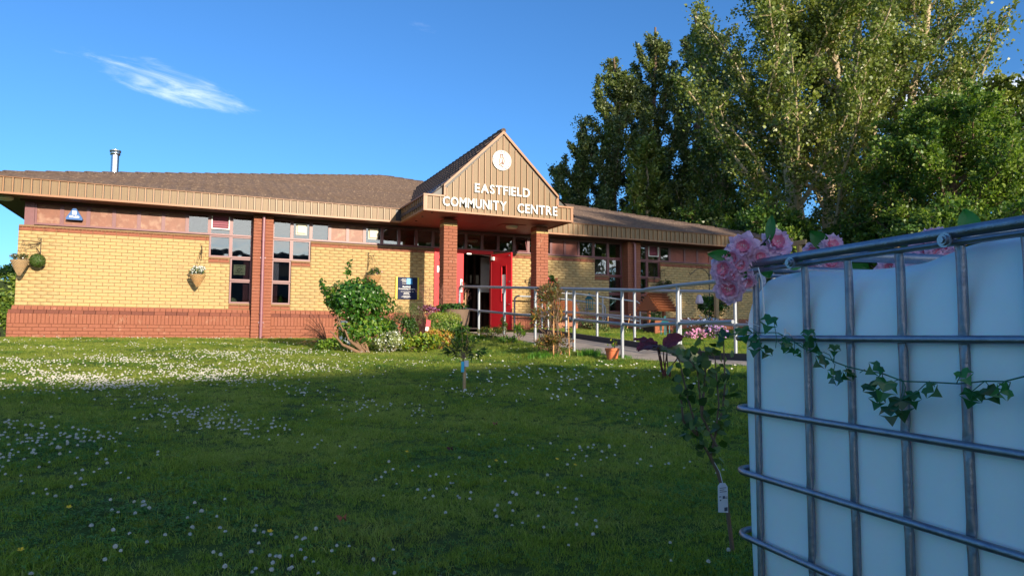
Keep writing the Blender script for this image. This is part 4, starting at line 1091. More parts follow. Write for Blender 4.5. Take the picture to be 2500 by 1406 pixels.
# trees and a long low house behind the camera, whose shade lies on the lawn and whose image is in the windows
tree('shade_tree', 'left one of the tall trees behind the camera, reflected in the right windows', (22.0, -37.5, -1.2), 14.0, 3.6, 9000, .34, m_pop1, m_barkd, 'trees behind the camera', 51, up=.6, z0=.35, nlimb=30, shape='round', rtrunk=.3)
tree('shade_tree', 'right one of the tall trees behind the camera, dappling the far end of the facade', (27.8, -38.5, -1.2), 14.5, 3.6, 9000, .34, m_pop1, m_barkd, 'trees behind the camera', 52, up=.6, z0=.35, nlimb=30, shape='round', rtrunk=.3)
tree('shade_tree', 'tall tree behind the camera to the far right, nearer of two', (34.0, -36.5, -1.2), 13.0, 4.4, 12000, .34, m_pop1, m_barkd, 'trees behind the camera', 53, up=.5, z0=.12, nlimb=34, shape='round', rtrunk=.3)
tree('shade_tree', 'tall tree behind the camera to the far right, farther of two', (42.0, -38.5, -1.2), 13.5, 4.6, 12000, .34, m_pop1, m_barkd, 'trees behind the camera', 54, up=.5, z0=.12, nlimb=34, shape='round', rtrunk=.3)
nh = thing('neighbouring_house', (12.4, -34.2, 0), 'long low red brick house with a hipped roof behind the camera, shading the lawn', 'house', None, math.radians(16.35))
b = MB(); b.box(-35.0, .4, -3.9, 3.9, -1.9, 2.7); b.build('wall', m_rb, nh, local=True)
b = MB(); b.add([(-36, -4.8, 2.6), (1.3, -4.8, 2.6), (1.3, 4.8, 2.6), (-36, 4.8, 2.6), (-32, 0, 6.0), (0, 0, 6.0)], [(0, 1, 5, 4), (1, 2, 5), (2, 3, 4, 5), (3, 0, 4), (3, 2, 1, 0)])
b.build('roof', m_tile, nh, local=True)
for x in (-31, -26, -21, -16, -11, -6):
    b = MB(); b.box(x, x + 1.6, 3.9, 3.95, .3, 1.6); b.build('window', m_frame, nh, local=True)
b = MB(); b.box(-27, -26.1, -.4, .4, 5.4, 7.0); b.build('chimney', m_rb, nh, local=True)

# hedge and low fence left of the building
t = thing('hedge', (-3.2, 6.5, 0), 'clipped green hedge left of the brick building', 'hedge')
r_ = np.random.default_rng(61)
n = 26000; q = np.stack([r_.uniform(-7.5, -1.0, n), r_.uniform(4.6, 7.2, n), r_.uniform(0, 1, n)], 1)
top = 1.72 + .10 * np.sin(q[:, 0] * 3.1) + .08 * np.sin(q[:, 0] * 7.3 + q[:, 1] * 2)
face = r_.uniform(size=n); q[:, 2] = np.where(face < .3, top + r_.normal(size=n) * .05, q[:, 2] * top)
q[:, 1] = np.where(face < .3, q[:, 1], 4.6 + .22 * np.sin(q[:, 0] * 4 + q[:, 2] * 5) + np.abs(r_.normal(size=n)) * .14)
edge = face > .86; q[edge, 0] = -1.0 - np.abs(r_.normal(size=edge.sum())) * .12; q[edge, 1] = r_.uniform(4.6, 7.2, edge.sum())
nr = r_.normal(size=(n, 3)) * .6; nr[:, 1] -= .8; nr[:, 2] += .5
o = oriented('foliage', q, nr, r_.uniform(.06, .11, n), [m_syc, m_sycd], t, LEAF4, r_.choice(2, n, p=[.6, .4]), 61)
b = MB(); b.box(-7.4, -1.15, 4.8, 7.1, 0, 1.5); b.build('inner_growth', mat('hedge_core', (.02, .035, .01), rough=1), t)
t = thing('low_fence', (-1.6, 2.6, .05), 'low grey metal fence on a dark wall left of the building', 'fence')
b = MB(); b.box(-6, -.9, 2.6, 2.75, -.1, .14); b.build('base_wall', m_kerb, t)
for x in np.arange(-2.4, -.9, .085): b = MB(); b.box(x, x + .03, 2.66, 2.69, .14, .33); b.build('fence_bar', m_rail, t)
b = MB(); b.box(-6, -.9, 2.655, 2.695, .331, .35); b.build('fence_rail', m_rail, t)
# ================================================================== PLANTS BY THE ENTRANCE
V3 = Vector
def groundpt(x, y): return (x, y, gz(x, y))
# the big glossy shrub with gnarled leaning stems
r_ = np.random.default_rng(71)
t = thing('green_shrub', groundpt(5.98, -5.7), 'large glossy green shrub with gnarled leaning brown stems left of the navy notice board', 'shrub')
q, nr = cloud_pts(5200, (5.92, -5.45, .66), (.60, .55, .50), r_, .5, lumps=18, lump=.36)
q2, nr2 = cloud_pts(2500, (6.05, -5.45, .16), (.56, .42, .42), r_, .4, lumps=11)
sp = r_.uniform(size=(90, 3)); q3 = np.stack([5.42 - sp[:, 0] * .12, -5.5 + sp[:, 1] * .3, .72 + .28 * sp[:, 0] + .1 * sp[:, 2]], 1)
q4 = np.stack([5.72 + .02 * r_.normal(size=60), -5.6 + .02 * r_.normal(size=60), 1.10 + r_.uniform(0, .26, 60)], 1)
qa = np.concatenate([q, q2, q3, q4]); na = np.concatenate([nr, nr2, r_.normal(size=(150, 3))])
mi = np.where(qa[:, 2] < .38, r_.choice(3, len(qa), p=[.4, .2, .4]), r_.choice(3, len(qa), p=[.80, .17, .03]))
oriented('foliage', qa, na, r_.uniform(.045, .075, len(qa)), [m_lf_gloss, m_lf_mid, m_lf_lime], t, LEAF6, mi, 71, .15)
b = MB(); g0 = gz(5.98, -5.7)
for (bx, by, tx, ty, tz, r0) in ((6.0, -5.75, 5.55, -5.5, .55, .035), (6.02, -5.74, 5.72, -5.6, .70, .028), (6.05, -5.72, 5.95, -5.5, .80, .026), (6.08, -5.7, 6.2, -5.5, .75, .024), (5.98, -5.76, 5.45, -5.6, .20, .03), (6.04, -5.7, 6.1, -5.6, .6, .02), (6.0, -5.72, 5.60, -5.8, .42, .022)):
    pts = []
    for i in range(8):
        f = i / 7; p = V3((bx, by, g0 - .03)).lerp(V3((tx, ty, tz)), f); p.x -= .12 * math.sin(PI * f); p += V3(r_.normal(size=3)) * .018; pts.append(p)
    b.tube(pts, [r0 * (1 - .65 * i / 7) for i in range(8)], 7)
b.build('stem', mat('gnarled_bark', (.26, .15, .085), (.2, .12, .07), rough=.9, nz=.4, nscale=20, bump=1, bscale=50), t, smooth=True)
# brown feathery grass left of it, and the pale sack behind the stems
t = thing('dry_grass_clump', groundpt(5.75, -3.5), 'clump of dry reddish grass plumes arching against the brick wall', 'ornamental grass')
b = MB()
for i in range(46):
    a = r_.uniform(-.2, 1.1); L = r_.uniform(.5, .85); pts = []
    for k in range(6):
        f = k / 5; pts.append((5.75 - math.cos(a) * L * f * .75 + r_.normal() * .004, -3.5 - .15 * f * r_.uniform(.5, 1.4), gz(5.75, -3.5) + .30 * f * 1.2 + math.sin(a) * L * f * 1.0 - .35 * f * f))
    b.tube(pts, [.004, .004, .0035, .003, .003, .001], 4, cap=False)
b.build('grass_blade', mat('dry_grass', (.42, .22, .11), (.30, .12, .07), rough=.8, isl=.2), t)
t = thing('plant_pot', (6.12, -3.35, gz(6.12, -3.35)), 'large pale green and white glazed pot behind the stems of the big shrub', 'pot')
b = MB().lathe(groundpt(6.12, -3.35), [(.09, 0), (.12, .08), (.135, .25), (.14, .46), (.15, .49), (.13, .49), (.12, .44), (.0, .44)], 18); b.build('pot', mat('pale_glaze', (.62, .68, .66), rough=.3, nz=.15), t, smooth=True)
# beds
bush('creamy_shrub', 'small cream variegated shrub at the front, right of the gnarled stems', (6.42, -5.75, .0), (.31, .24, .23), 3400, .028, [m_lf_var, m_fl_w, m_lf_olive], 'shrub', 'bed plants left of the door', 81, 4, midw=[.62, .22, .16])
bush('leafy_plant', 'low green leafy plant at the foot of the gnarled stems, left side', (5.50, -5.45, -.07), (.30, .20, .13), 500, .055, [m_lf_mid, m_lf_lime], 'plant', 'bed plants left of the door', 82, 0, tpl=LEAF6)
t, q, n_ = bush('geranium', 'yellow and lime leaved plants along the front of the bed, with orange tips', (7.0, -5.6, -.02), (.46, .26, .21), 1300, .055, [m_lf_yel, m_lf_lime, m_lf_mid], 'plant', 'bed plants left of the door', 83, 3, tpl=LEAF6, midw=[.42, .30, .28])
bush('orange_heuchera', 'mound of orange and peach coloured leaves in front of the white doorstep pot', (7.42, -5.30, .06), (.32, .24, .21), 760, .055, [m_lf_org, m_lf_yel], 'plant', 'bed plants left of the door', 84, 2, tpl=LEAF6, midw=[.75, .25])
bush('dark_green_shrub', 'dark green shrub rising behind the cream one, below the notice board', (6.78, -5.1, .18), (.38, .28, .40), 2600, .045, [m_lf_dark, m_lf_mid], 'shrub', 'bed plants left of the door', 85, 5, tpl=LEAF6)
t, q, n_ = bush('white_flowering_plant', 'plant with a patch of small white flowers beside the gnarled stems', (6.38, -5.0, .16), (.20, .2, .14), 500, .035, m_lf_mid, 'plant', 'bed plants left of the door', 86, 3)
flowers(t, q, 240, .022, m_fl_w, 86)
bush('tall_wispy_plant', 'tall wispy olive green plant with fine stems, in front of the notice board', (7.05, -4.6, .45), (.34, .28, .44), 2600, .026, [m_lf_olive, m_lf_mid, m_lf_var], 'plant', 'bed plants left of the door', 87, 26, tpl=LANCE, midw=[.55, .3, .15], sr=.006)
bush('golden_euonymus', 'golden variegated shrub spilling over beside the brown stone pot', (7.92, -4.1, .42), (.46, .30, .20), 4200, .026, [m_lf_yel, m_lf_var, m_lf_lime], 'shrub', 'bed plants left of the door', 88, 6, midw=[.5, .32, .18])
bush('golden_euonymus', 'trailing golden shrub hanging low right beside the ramp handrail end', (8.18, -4.3, .16), (.22, .22, .24), 1500, .026, [m_lf_yel, m_lf_var, m_lf_lime], 'shrub', 'bed plants left of the door', 89, 4, midw=[.5, .32, .18])
bush('golden_euonymus', 'dense green and gold shrub filling the bed in front of the closed red door leaf', (7.75, -4.75, .26), (.38, .24, .26), 2600, .032, [m_lf_lime, m_lf_var, m_lf_mid], 'shrub', 'bed plants left of the door', 94, 5, midw=[.35, .25, .40])
bush('broad_leaved_plant', 'upright plant with long lime green leaves below the golden shrub', (7.95, -4.75, .14), (.16, .14, .22), 70, .16, [m_lf_lime, m_lf_mid], 'plant', 'bed plants left of the door', 90, 5, tpl=LEAF6)
bush('dark_green_shrub', 'dark glossy green plants filling the stone pot at the foot of the brick column', (8.3, -3.5, .66), (.42, .24, .16), 1700, .045, [m_lf_dark, m_lf_gloss], 'plant', 'bed plants left of the door', 91, 4, tpl=LEAF6, ground_z=.4)
bush('purple_leaved_plant', 'dark purple leaved plant at the left of the stone pot', (7.72, -3.7, .62), (.26, .22, .12), 700, .04, [m_lf_red, mat('purple_leaf', (.16, .03, .10), (.28, .10, .2), rough=.5, isl=.2)], 'plant', 'bed plants left of the door', 92, 3, tpl=LEAF6, ground_z=.35)
b = MB()
for i in range(60):
    x0_ = 7.7 + .9 * r_.uniform(); y0_ = -3.5; L = r_.uniform(.35, .62); pts = [(x0_ + r_.normal() * .02 * k + (x0_ - 8.1) * .06 * k, y0_, .62 + L * k / 4) for k in range(5)]
    b.tube(pts, .0022, 3, cap=False)
    for k in range(5): b.ball((pts[-1][0] + r_.normal() * .02, y0_ + r_.normal() * .01, pts[-1][2] - .03 * k), .006, 4, 3)
o = b.build('wispy_seed_stems', mat('reddish_stem', (.22, .09, .06), rough=.8)); tag(o, 'fine reddish seed stems rising above the stone pot in front of the notice board', 'plant')
t = thing('stone_pot', (8.42, -3.45, .15), 'big brown stone pot at the foot of the left brick column', 'pot')
b = MB().lathe((8.40, -3.5, .12), [(.17, 0), (.24, .10), (.285, .30), (.30, .50), (.315, .54), (.28, .54), (.26, .48), (0, .48)], 22); b.build('pot', mat('stone_pot', (.17, .11, .075), rough=.8, nz=.2), t, smooth=True)
t = thing('planter', (7.55, -4.2, .0), 'low dark trough of soil holding the golden shrub', 'planter')
b = MB().box(7.3, 8.15, -4.35, -4.0, -.05, .08); b.build('trough', mat('dark_trough', (.05, .04, .035), rough=.8), t)
t = thing('garden_ornament', groundpt(7.15, -5.3), 'small red and white windmill ornament on a wooden stick among the yellow leaves', 'ornament')
b = MB(); b.box(7.235, 7.255, -5.31, -5.29, gz(7.2, -5.3), .26); b.build('stick', m_wood, t)
b = MB(); b.prism([(7.18, .27), (7.26, .27), (7.275, .38), (7.19, .40)], -5.33, -5.31, 'y'); b.build('red_sail', m_fl_r, t)
b = MB(); b.prism([(7.17, .20), (7.22, .19), (7.235, .262), (7.18, .265)], -5.33, -5.31, 'y'); b.build('white_sail', m_fl_w, t)
# plants on the lawn side of the ramp
bush('low_bronze_shrub', 'low bronze and yellow green shrub at the second and third posts of the near handrail', (8.78, -4.55, .20), (.30, .26, .14), 1500, .045, [m_lf_olive, m_lf_org, m_lf_lime], 'shrub', 'plants along the ramp', 101, 4, midw=[.5, .2, .3], tpl=LANCE)
bush('leafy_weed', 'tall thin green plant climbing the third post of the near handrail', (8.86, -4.98, .28), (.07, .08, .30), 240, .06, [m_lf_mid, m_lf_olive], 'plant', 'plants along the ramp', 102, 4, tpl=LANCE)
bush('leafy_weed', 'pale green spiky plant just right of the third handrail post', (9.05, -5.3, .15), (.11, .10, .22), 150, .09, [m_lf_mid, m_lf_lime], 'plant', 'plants along the ramp', 103, 4, tpl=LANCE)
bush('leafy_weed', 'low yellow green tuft in the lawn in front of the third handrail post', (8.68, -5.6, .02), (.20, .14, .09), 220, .08, [m_lf_mid, m_lf_lime], 'plant', 'plants along the ramp', 104, 2, tpl=LANCE)
# bronze red shrub tied to canes
t = thing('bronze_shrub', groundpt(8.62, -7.75), 'tall reddish bronze shrub tied to canes in front of the ramp handrail', 'shrub')
g0 = gz(8.62, -7.75)
q, nr = cloud_pts(950, (8.52, -7.55, .70), (.26, .24, .27), r_, .25, lumps=8, lump=.4)
q2, nr2 = cloud_pts(260, (8.30, -7.75, .38), (.18, .16, .18), r_, .3, lumps=4)
q3, nr3 = cloud_pts(900, (8.55, -7.75, -.02), (.34, .26, .17), r_, .3, lumps=6)
q5, nr5 = cloud_pts(260, (8.72, -7.6, .30), (.16, .16, .36), r_, .3, lumps=4)
qa = np.concatenate([q, q2, q3, q5]); na = np.concatenate([nr, nr2, nr3, nr5]); na[:, 2] += .3
leaves('foliage', qa, na * .6 + r_.normal(size=na.shape) * .5, r_.uniform(.055, .10, len(qa)), [m_lf_redg, m_lf_olive, m_lf_org, leafmat('leaf_bronze', (.14, .065, .04), (.20, .13, .06))], t, LANCE, r_.choice(4, len(qa), p=[.36, .22, .12, .30]), 105)
b = stems_mb((8.58, -7.75, g0), [qa[i] for i in r_.choice(len(qa), 26)], .008, .003, .04, r_); b.build('stem', m_barkd, t, smooth=True)
m_cane = mat('bamboo_cane', (.58, .30, .12), rough=.6, nz=.1)
for (x0_, x1_, zt) in ((8.36, 8.60, .55), (8.64, 8.86, .42)):
    b = MB().tube([(x0_, -8.05, g0 - .1), (x1_, -7.6, zt)], .009, 7); b.build('cane', m_cane, t)
flowers(t, q, 7, .05, m_fl_r, 105)
# long grass tufts beside it
def tuft(name, label, x, y, n, h, spread, m, seed, group):
    r2 = np.random.default_rng(seed); t_ = thing(name, groundpt(x, y), label, 'grass tuft', group); g_ = gz(x, y); V = []; F = []
    for i in range(n):
        bx_, by_ = x + r2.normal() * spread * .6, y + r2.normal() * spread * .4; a = r2.uniform(0, 2 * PI); l = h * r2.uniform(.6, 1.2); w_ = .004 + .002 * r2.uniform(); c_, s_ = math.cos(a), math.sin(a); ln = r2.uniform(.2, .8) * l
        b0 = len(V)
        for k, f in enumerate((0, .4, .75, 1)):
            ww = w_ * (1 - f) + .0004; px_, py_, pz_ = bx_ + c_ * ln * f * f, by_ + s_ * ln * f * f, g_ + l * f * (1 - .25 * f)
            V += [(px_ - s_ * ww, py_ + c_ * ww, pz_), (px_ + s_ * ww, py_ - c_ * ww, pz_)]
        for k in range(3): F.append((b0 + 2 * k, b0 + 2 * k + 1, b0 + 2 * k + 3, b0 + 2 * k + 2))
    np_mesh('grass_blades', np.array(V), np.array(F), m, t_)['kind'] = 'stuff'; return t_
m_gr_b = leafmat('tuft_grass', (.07, .21, .02), (.12, .27, .03), tr=.3)
tuft('grass_tuft', 'long bright grass tuft between the caned shrub and the terracotta pot', 8.92, -8.2, 420, .17, .14, m_gr_b, 110, 'long grass tufts')
tuft('grass_tuft', 'long grass tuft left of the caned shrub', 8.25, -7.9, 380, .13, .2, m_gr_b, 111, 'long grass tufts')
tuft('grass_tuft', 'long grass along the path edge right of the terracotta pot', 9.2, -8.6, 300, .09, .15, m_gr_b, 112, 'long grass tufts')
tuft('grass_tuft', 'long grass tuft at the foot of the second handrail post', 8.7, -4.3, 300, .12, .22, m_gr_b, 113, 'long grass tufts')
# terracotta pot
px0, py0 = 8.98, -8.72; g0 = gz(px0, py0)
t = thing('terracotta_pot', (px0, py0, g0), 'orange terracotta pot with a yellow flowered seedling on the lawn edge by the path', 'pot')
b = MB().lathe((px0, py0, g0 - .01), [(.072, 0), (.098, .15), (.105, .155), (.108, .19), (.100, .19), (.092, .17), (0, .165)], 22); b.build('pot', m_terra, t, smooth=True)
b = MB().lathe((px0, py0, g0 + .15), [(.09, 0), (.09, .012), (0, .014)], 14); b.build('soil', m_soil, t)
q = np.array([(px0 + .03 + r_.normal() * .035, py0 + r_.normal() * .03, g0 + .19 + abs(r_.normal()) * .07) for _ in range(26)])
leaves('seedling', q, r_.normal(size=(26, 3)) * .6 + np.array([0, 0, .5]), r_.uniform(.025, .05, 26), [m_lf_mid, m_lf_yel], t, LEAF6, r_.choice(2, 26, p=[.6, .4]), 5)
b = MB()
for k in range(4): b.tube([(px0 + .02, py0, g0 + .16), tuple(q[k])], .003, 5)
b.build('stalk', m_lf_mid, t)
flowers(t, np.array([[px0 + .075, py0, g0 + .25], [px0 + .055, py0 - .01, g0 + .24]]), 3, .03, m_lf_org, 5)
# big dark red leaved plant on the lawn
t = thing('red_leaved_plant', groundpt(8.2, -11.0), 'plant with huge dark red crinkled leaves on thin stalks in the lawn before the path', 'plant')
g0 = gz(8.2, -11.0)
m_bl1 = leafmat('big_red_leaf', (.10, .018, .022), (.13, .022, .03), tr=.3, rough=.4, c3=(.30, .04, .07), c3scale=22, )
m_bl2 = leafmat('big_olive_leaf', (.12, .15, .07), (.15, .17, .08), tr=.2, rough=.5, c3=(.10, .06, .04), c3scale=6)
def big_leaf(c, d, nrm, L, W_, m, parent, seed, name='leaf', curl=.18, n=10):
    r2 = np.random.default_rng(seed); d = V3(d).normalized(); nrm = V3(nrm); a = d.cross(nrm).normalized(); nn_ = a.cross(d).normalized(); V = []; F = []
    for i in range(n + 1):
        f = i / n; w_ = W_ * .5 * (math.sin(PI * min(1, f * .93 + .05)) ** .6)
        for j in range(7):
            u = -1 + j / 3; rip = .045 * L * math.sin(f * 19 + j * 1.3 + seed) * abs(u) + .02 * L * math.sin(j * 2.2 + f * 5)
            p = V3(c) + d * (L * f) + a * (u * w_ * (1 + .08 * math.sin(f * 23 + seed))) + nn_ * (rip - curl * L * (f - .3) ** 2 * 1.6 + .10 * W_ * u * u)
            V.append(tuple(p))
    for i in range(n):
        for j in range(6): k = i * 7 + j; F.append((k, k + 1, k + 8, k + 7))
    np_mesh(name, np.array(V), np.array(F), m, parent, smooth=True)
CX, CY = 8.2, -11.0
specs = [((8.12, -11.0, .02), (-.95, -.25, -.10), (0, -.3, 1), .26, .17, m_bl1), ((8.25, -11.0, .03), (.75, .1, .35), (-.3, -.2, 1), .22, .14, m_bl1), ((8.20, -11.0, .00), (.35, -.5, .35), (0, -.8, .8), .20, .16, m_bl1),
         ((8.15, -10.95, .01), (-.5, .5, .25), (.2, -.6, 1), .22, .16, m_bl1), ((8.22, -11.05, -.03), (.8, -.45, -.42), (.1, -.75, .7), .30, .22, m_bl2), ((8.12, -11.05, -.02), (.25, -.8, -.2), (.1, -.6, .9), .20, .17, m_bl2), ((8.32, -11.1, -.13), (.7, -.3, -.1), (0, -.8, .6), .26, .20, m_bl2)]
for i, (c, d, nn2, L, W_, m) in enumerate(specs): big_leaf(c, d, nn2, L * 1.22, W_ * 1.3, m, t, i + 3)
b = MB()
for i, (c, d, nn2, L, W_, m) in enumerate(specs): b.tube([(CX + r_.normal() * .03, CY + r_.normal() * .02, g0 - .02), V3((CX, CY, g0)).lerp(V3(c), .55) + V3((r_.normal() * .02, 0, 0)), c], [.008, .007, .006], 6)
b.build('stalk', mat('dark_red_stalk', (.09, .015, .02), rough=.5), t, smooth=True)
# the little staked sapling in the middle of the lawn
sx_, sy_ = 6.01, -10.51; g0 = gz(sx_, sy_)
t = thing('staked_sapling', (sx_, sy_, g0), 'young dark leaved tree tied to a short wooden stake in the middle of the lawn', 'sapling')
b = MB().box(sx_ - .013, sx_ + .013, sy_ - .035, sy_ - .01, g0 - .1, g0 + .27); b.build('stake', m_wood, t)
b = MB(); b.tube([(sx_ + .002, sy_, g0 - .02), (sx_ - .004, sy_, g0 + .3), (sx_, sy_, g0 + .38)], [.007, .006, .005], 7)
tips = []
for (ax, az_) in ((-.24, .50), (-.14, .62), (-.03, .66), (.06, .62), (.14, .50), (-.18, .40), (.16, .40), (-.07, .54), (.08, .52), (-.20, .60)):
    e = (sx_ + ax, sy_ + r_.normal() * .05, g0 + az_); tips.append(e); b.tube([(sx_, sy_, g0 + .32), (sx_ + ax * .5, sy_, g0 + .32 + (az_ - .32) * .5), e], [.004, .003, .0015], 5)
b.build('trunk', m_barkd, t, smooth=True)
qs, ds = [], []
for e in tips:
    for k in range(30):
        f = r_.uniform(.25, 1.08); p = V3((sx_, sy_, g0 + .32)).lerp(V3(e), f); qs.append(tuple(p + V3(r_.normal(size=3)) * .01)); d0 = (V3(e) - V3((sx_, sy_, g0 + .3))).normalized(); ds.append(tuple(d0 * .6 + V3(r_.normal(size=3)) * .6 - V3((0, 0, .15))))
leaves('foliage', np.array(qs), np.array(ds), r_.uniform(.045, .085, len(qs)), [m_lf_dark, m_lf_mid], t, LANCE, r_.choice(2, len(qs), p=[.55, .45]), 120)
b = MB(); b.box(sx_ - .045, sx_ - .012, sy_ - .05, sy_ - .045, g0 + .18, g0 + .29); b.build('plant_label', mat('cyan_label', (.02, .42, .65), rough=.4), t)
b = MB(); b.box(sx_ - .010, sx_ + .035, sy_ - .052, sy_ - .047, g0 + .235, g0 + .30); b.build('plant_label', mat('pale_label', (.55, .60, .68), rough=.4), t)
b = MB(); b.lathe((sx_, sy_ - .01, g0 + .27), [(.03, 0), (.032, .02)], 10); b.build('tie', m_fl_r, t)
# young fruit tree beside the white tank, with its label
fx, fy = 5.60, -15.0; g0 = gz(fx, fy)
t = thing('young_fruit_tree', (fx, fy, g0), 'thin leaning young fruit tree with a white tag beside the white tank', 'sapling')
trk = [(5.60, -15.0, g0 - .04), (5.575, -14.99, -.62), (5.545, -14.97, -.48), (5.515, -14.96, -.42)]
b = MB(); b.tube(trk, [.010, .009, .008, .0075], 7)
br = [[trk[-1], (5.46, -14.95, -.33), (5.42, -14.93, -.16), (5.40, -14.9, .0), (5.385, -14.9, .02)], [trk[-1], (5.56, -14.94, -.33), (5.60, -14.92, -.20), (5.60, -14.9, .0), (5.58, -14.88, .06)],
      [(5.545, -14.97, -.38), (5.52, -14.9, -.25), (5.50, -14.9, -.05), (5.47, -14.88, .0)], [(5.56, -14.94, -.33), (5.64, -14.9, -.22), (5.655, -14.9, -.1), (5.65, -14.9, .08)], [(5.46, -14.95, -.33), (5.38, -14.95, -.26), (5.37, -14.94, -.1)], [(5.52, -14.9, -.25), (5.56, -14.88, -.05), (5.545, -14.86, .05)]]
for p in br: b.tube(p, [.006, .005, .004, .003, .002][:len(p)], 6)
b.build('trunk', m_barkd, t, smooth=True)
qs, ds = [], []
for p in br:
    for k in range(34):
        s_ = r_.uniform(.12, len(p) - 1.001); i = int(s_); c = V3(p[i]).lerp(V3(p[i + 1]), s_ - i); qs.append(tuple(c + V3(r_.normal(size=3)) * .020)); ds.append(tuple(V3(r_.normal(size=3)) * .7 + V3((0, -.1, .25 if c.z > -.2 else -.5))))
leaves('foliage', np.array(qs), np.array(ds), r_.uniform(.032, .056, len(qs)), [leafmat('fruit_leaf', (.09, .15, .05), (.13, .19, .06), tr=.35), m_lf_dark], t, (LEAF6[0] * np.array([1.25, 1, 1]), LEAF6[1]), r_.choice(2, len(qs), p=[.75, .25]), 130)
tz = -.515; tx_ = 5.520; b = MB()
b.prism([(tx_ - .026, tz - .12), (tx_ + .026, tz - .127), (tx_ + .026, tz - .02), (tx_ + .013, tz - .002), (tx_ - .014, tz), (tx_ - .026, tz - .012)], -15.03, -15.028, 'y')
tg = b.build('price_tag', mat('pale_tag', (.60, .68, .78), rough=.4), t)
b = MB()
for (x0_, x1_, z_, h_) in ((-.018, .016, -.022, .002), (-.018, .006, -.030, .002), (-.018, .018, -.038, .002), (-.002, .008, -.066, .011), (.010, .022, -.066, .002), (.010, .022, -.061, .002), (-.022, -.012, -.058, .003), (-.018, -.012, -.074, .005)): b.box(tx_ + x0_, tx_ + x1_, -15.0325, -15.0305, tz + z_, tz + z_ + h_)
for k in range(6): b.box(tx_ + .006 + k * .0027, tx_ + .0075 + k * .0027, -15.0325, -15.0305, tz - .118, tz - .103)
b.build('tag_print', mat('tag_ink', (.06, .09, .15), rough=.5), tg)['kind'] = 'stuff'
b = MB(); b.tube([(tx_, -15.03, tz - .005), (5.53, -15.0, tz + .04), (5.527, -14.965, -.435)], .0012, 4); b.build('string', m_white, t)

# ================================================================== GARDEN RIGHT OF THE RAMP
def planter_well(name, label, c, s, rz, group):
    """wooden wishing well planter: slatted pitched roof on two posts over a box with square holes"""
    t = thing(name, c, label, 'planter', group, rz)
    def M_(b, nm, m): o = b.build(nm, m, t, local=True); return o
    for i in range(7):
        for sg in (-1, 1):
            R_ = Matrix.Rotation(sg * math.radians(38), 3, 'X'); b = MB(); b.box(-.34 * s, .34 * s, 0 - .012, .012 * 0, -.045 * s, .04 * s, Matrix.Rotation(sg * math.radians(-52), 3, 'X'), (0, sg * (.03 + .055 * i) * s, (1.03 - .062 * i) * s)); M_(b, 'roof_board', m_woodr)
    for sx in (-1, 1):
        b = MB(); b.prism([(-.36 * s, .64 * s), (.36 * s, .64 * s), (0, 1.02 * s)], sx * .30 * s - .01, sx * .30 * s + .01, 'x'); M_(b, 'gable_board', m_woodr)
        b = MB(); b.box(sx * .26 * s - .03, sx * .26 * s + .03, -.03, .03, .30 * s, .66 * s); M_(b, 'post', m_woodr)
        b = MB(); b.box(sx * .27 * s - .04, sx * .27 * s + .04, -.24 * s, -.20 * s, 0, .40 * s); M_(b, 'leg', m_woodr)
    for k in range(3):
        b = MB(); z0 = (.06 + k * .125) * s
        if k == 1: b.box(-.25 * s, -.15 * s, -.225 * s, -.19 * s, z0, z0 + .115 * s); b.box(-.06 * s, .06 * s, -.225 * s, -.19 * s, z0, z0 + .115 * s); b.box(.15 * s, .25 * s, -.225 * s, -.19 * s, z0, z0 + .115 * s)
        else: b.box(-.25 * s, .25 * s, -.225 * s, -.19 * s, z0, z0 + .115 * s)
        M_(b, 'side_board', m_woodr)
    b = MB(); b.box(-.24 * s, .24 * s, -.185 * s, .2 * s, .02, .40 * s); M_(b, 'box', m_soil)
    return t
planter_well('wishing_well_planter', 'orange wooden wishing well planter with slatted roof, in front of the right pier', (13.05, -4.2, .08), .98, math.radians(12), 'wishing well planters')
t = planter_well('wishing_well_planter', 'second wooden wishing well planter, half hidden behind the caned bronze shrub', (11.35, -2.9, .10), .80, math.radians(-5), 'wishing well planters')
bush('planter_flowers', 'small flowers growing in the orange wishing well planter', (13.05, -4.2, .52), (.26, .18, .10), 420, .03, m_lf_mid, 'flowers', 'garden plants right of the ramp', 141, 0, ground_z=.3)
bush('dark_red_flowering_shrub', 'dark shrub with red flowers on the wall just right of the right brick column', (12.1, -.45, 1.45), (.34, .22, .62), 1800, .05, [m_lf_dark, m_lf_mid], 'shrub', 'garden plants right of the ramp', 142, 6, tpl=LEAF6, ground_z=.18)
q = cloud_pts(200, (12.1, -.6, 1.5), (.36, .22, .6), r_, .8)[0]
o = flowers(None, q, 34, .055, m_fl_r, 142, 'rose_bloom'); tag(o, 'scattered red blooms of the shrub on the wall right of the brick column', 'flowers', None, 'stuff')
bush('garden_shrub', 'dark leafy plants low behind the far handrail, left of the wishing well', (12.0, -3.1, .32), (.62, .35, .26), 1500, .05, [m_lf_dark, m_lf_olive, m_lf_redg], 'shrub', 'garden plants right of the ramp', 143, 8, tpl=LEAF6)
bush('garden_shrub', 'purple flowered airy plant behind the far handrail, left of the pier', (12.05, -2.3, .72), (.36, .25, .32), 700, .035, [m_lf_olive, m_fl_v], 'shrub', 'garden plants right of the ramp', 144, 14, midw=[.72, .28], tpl=LANCE)
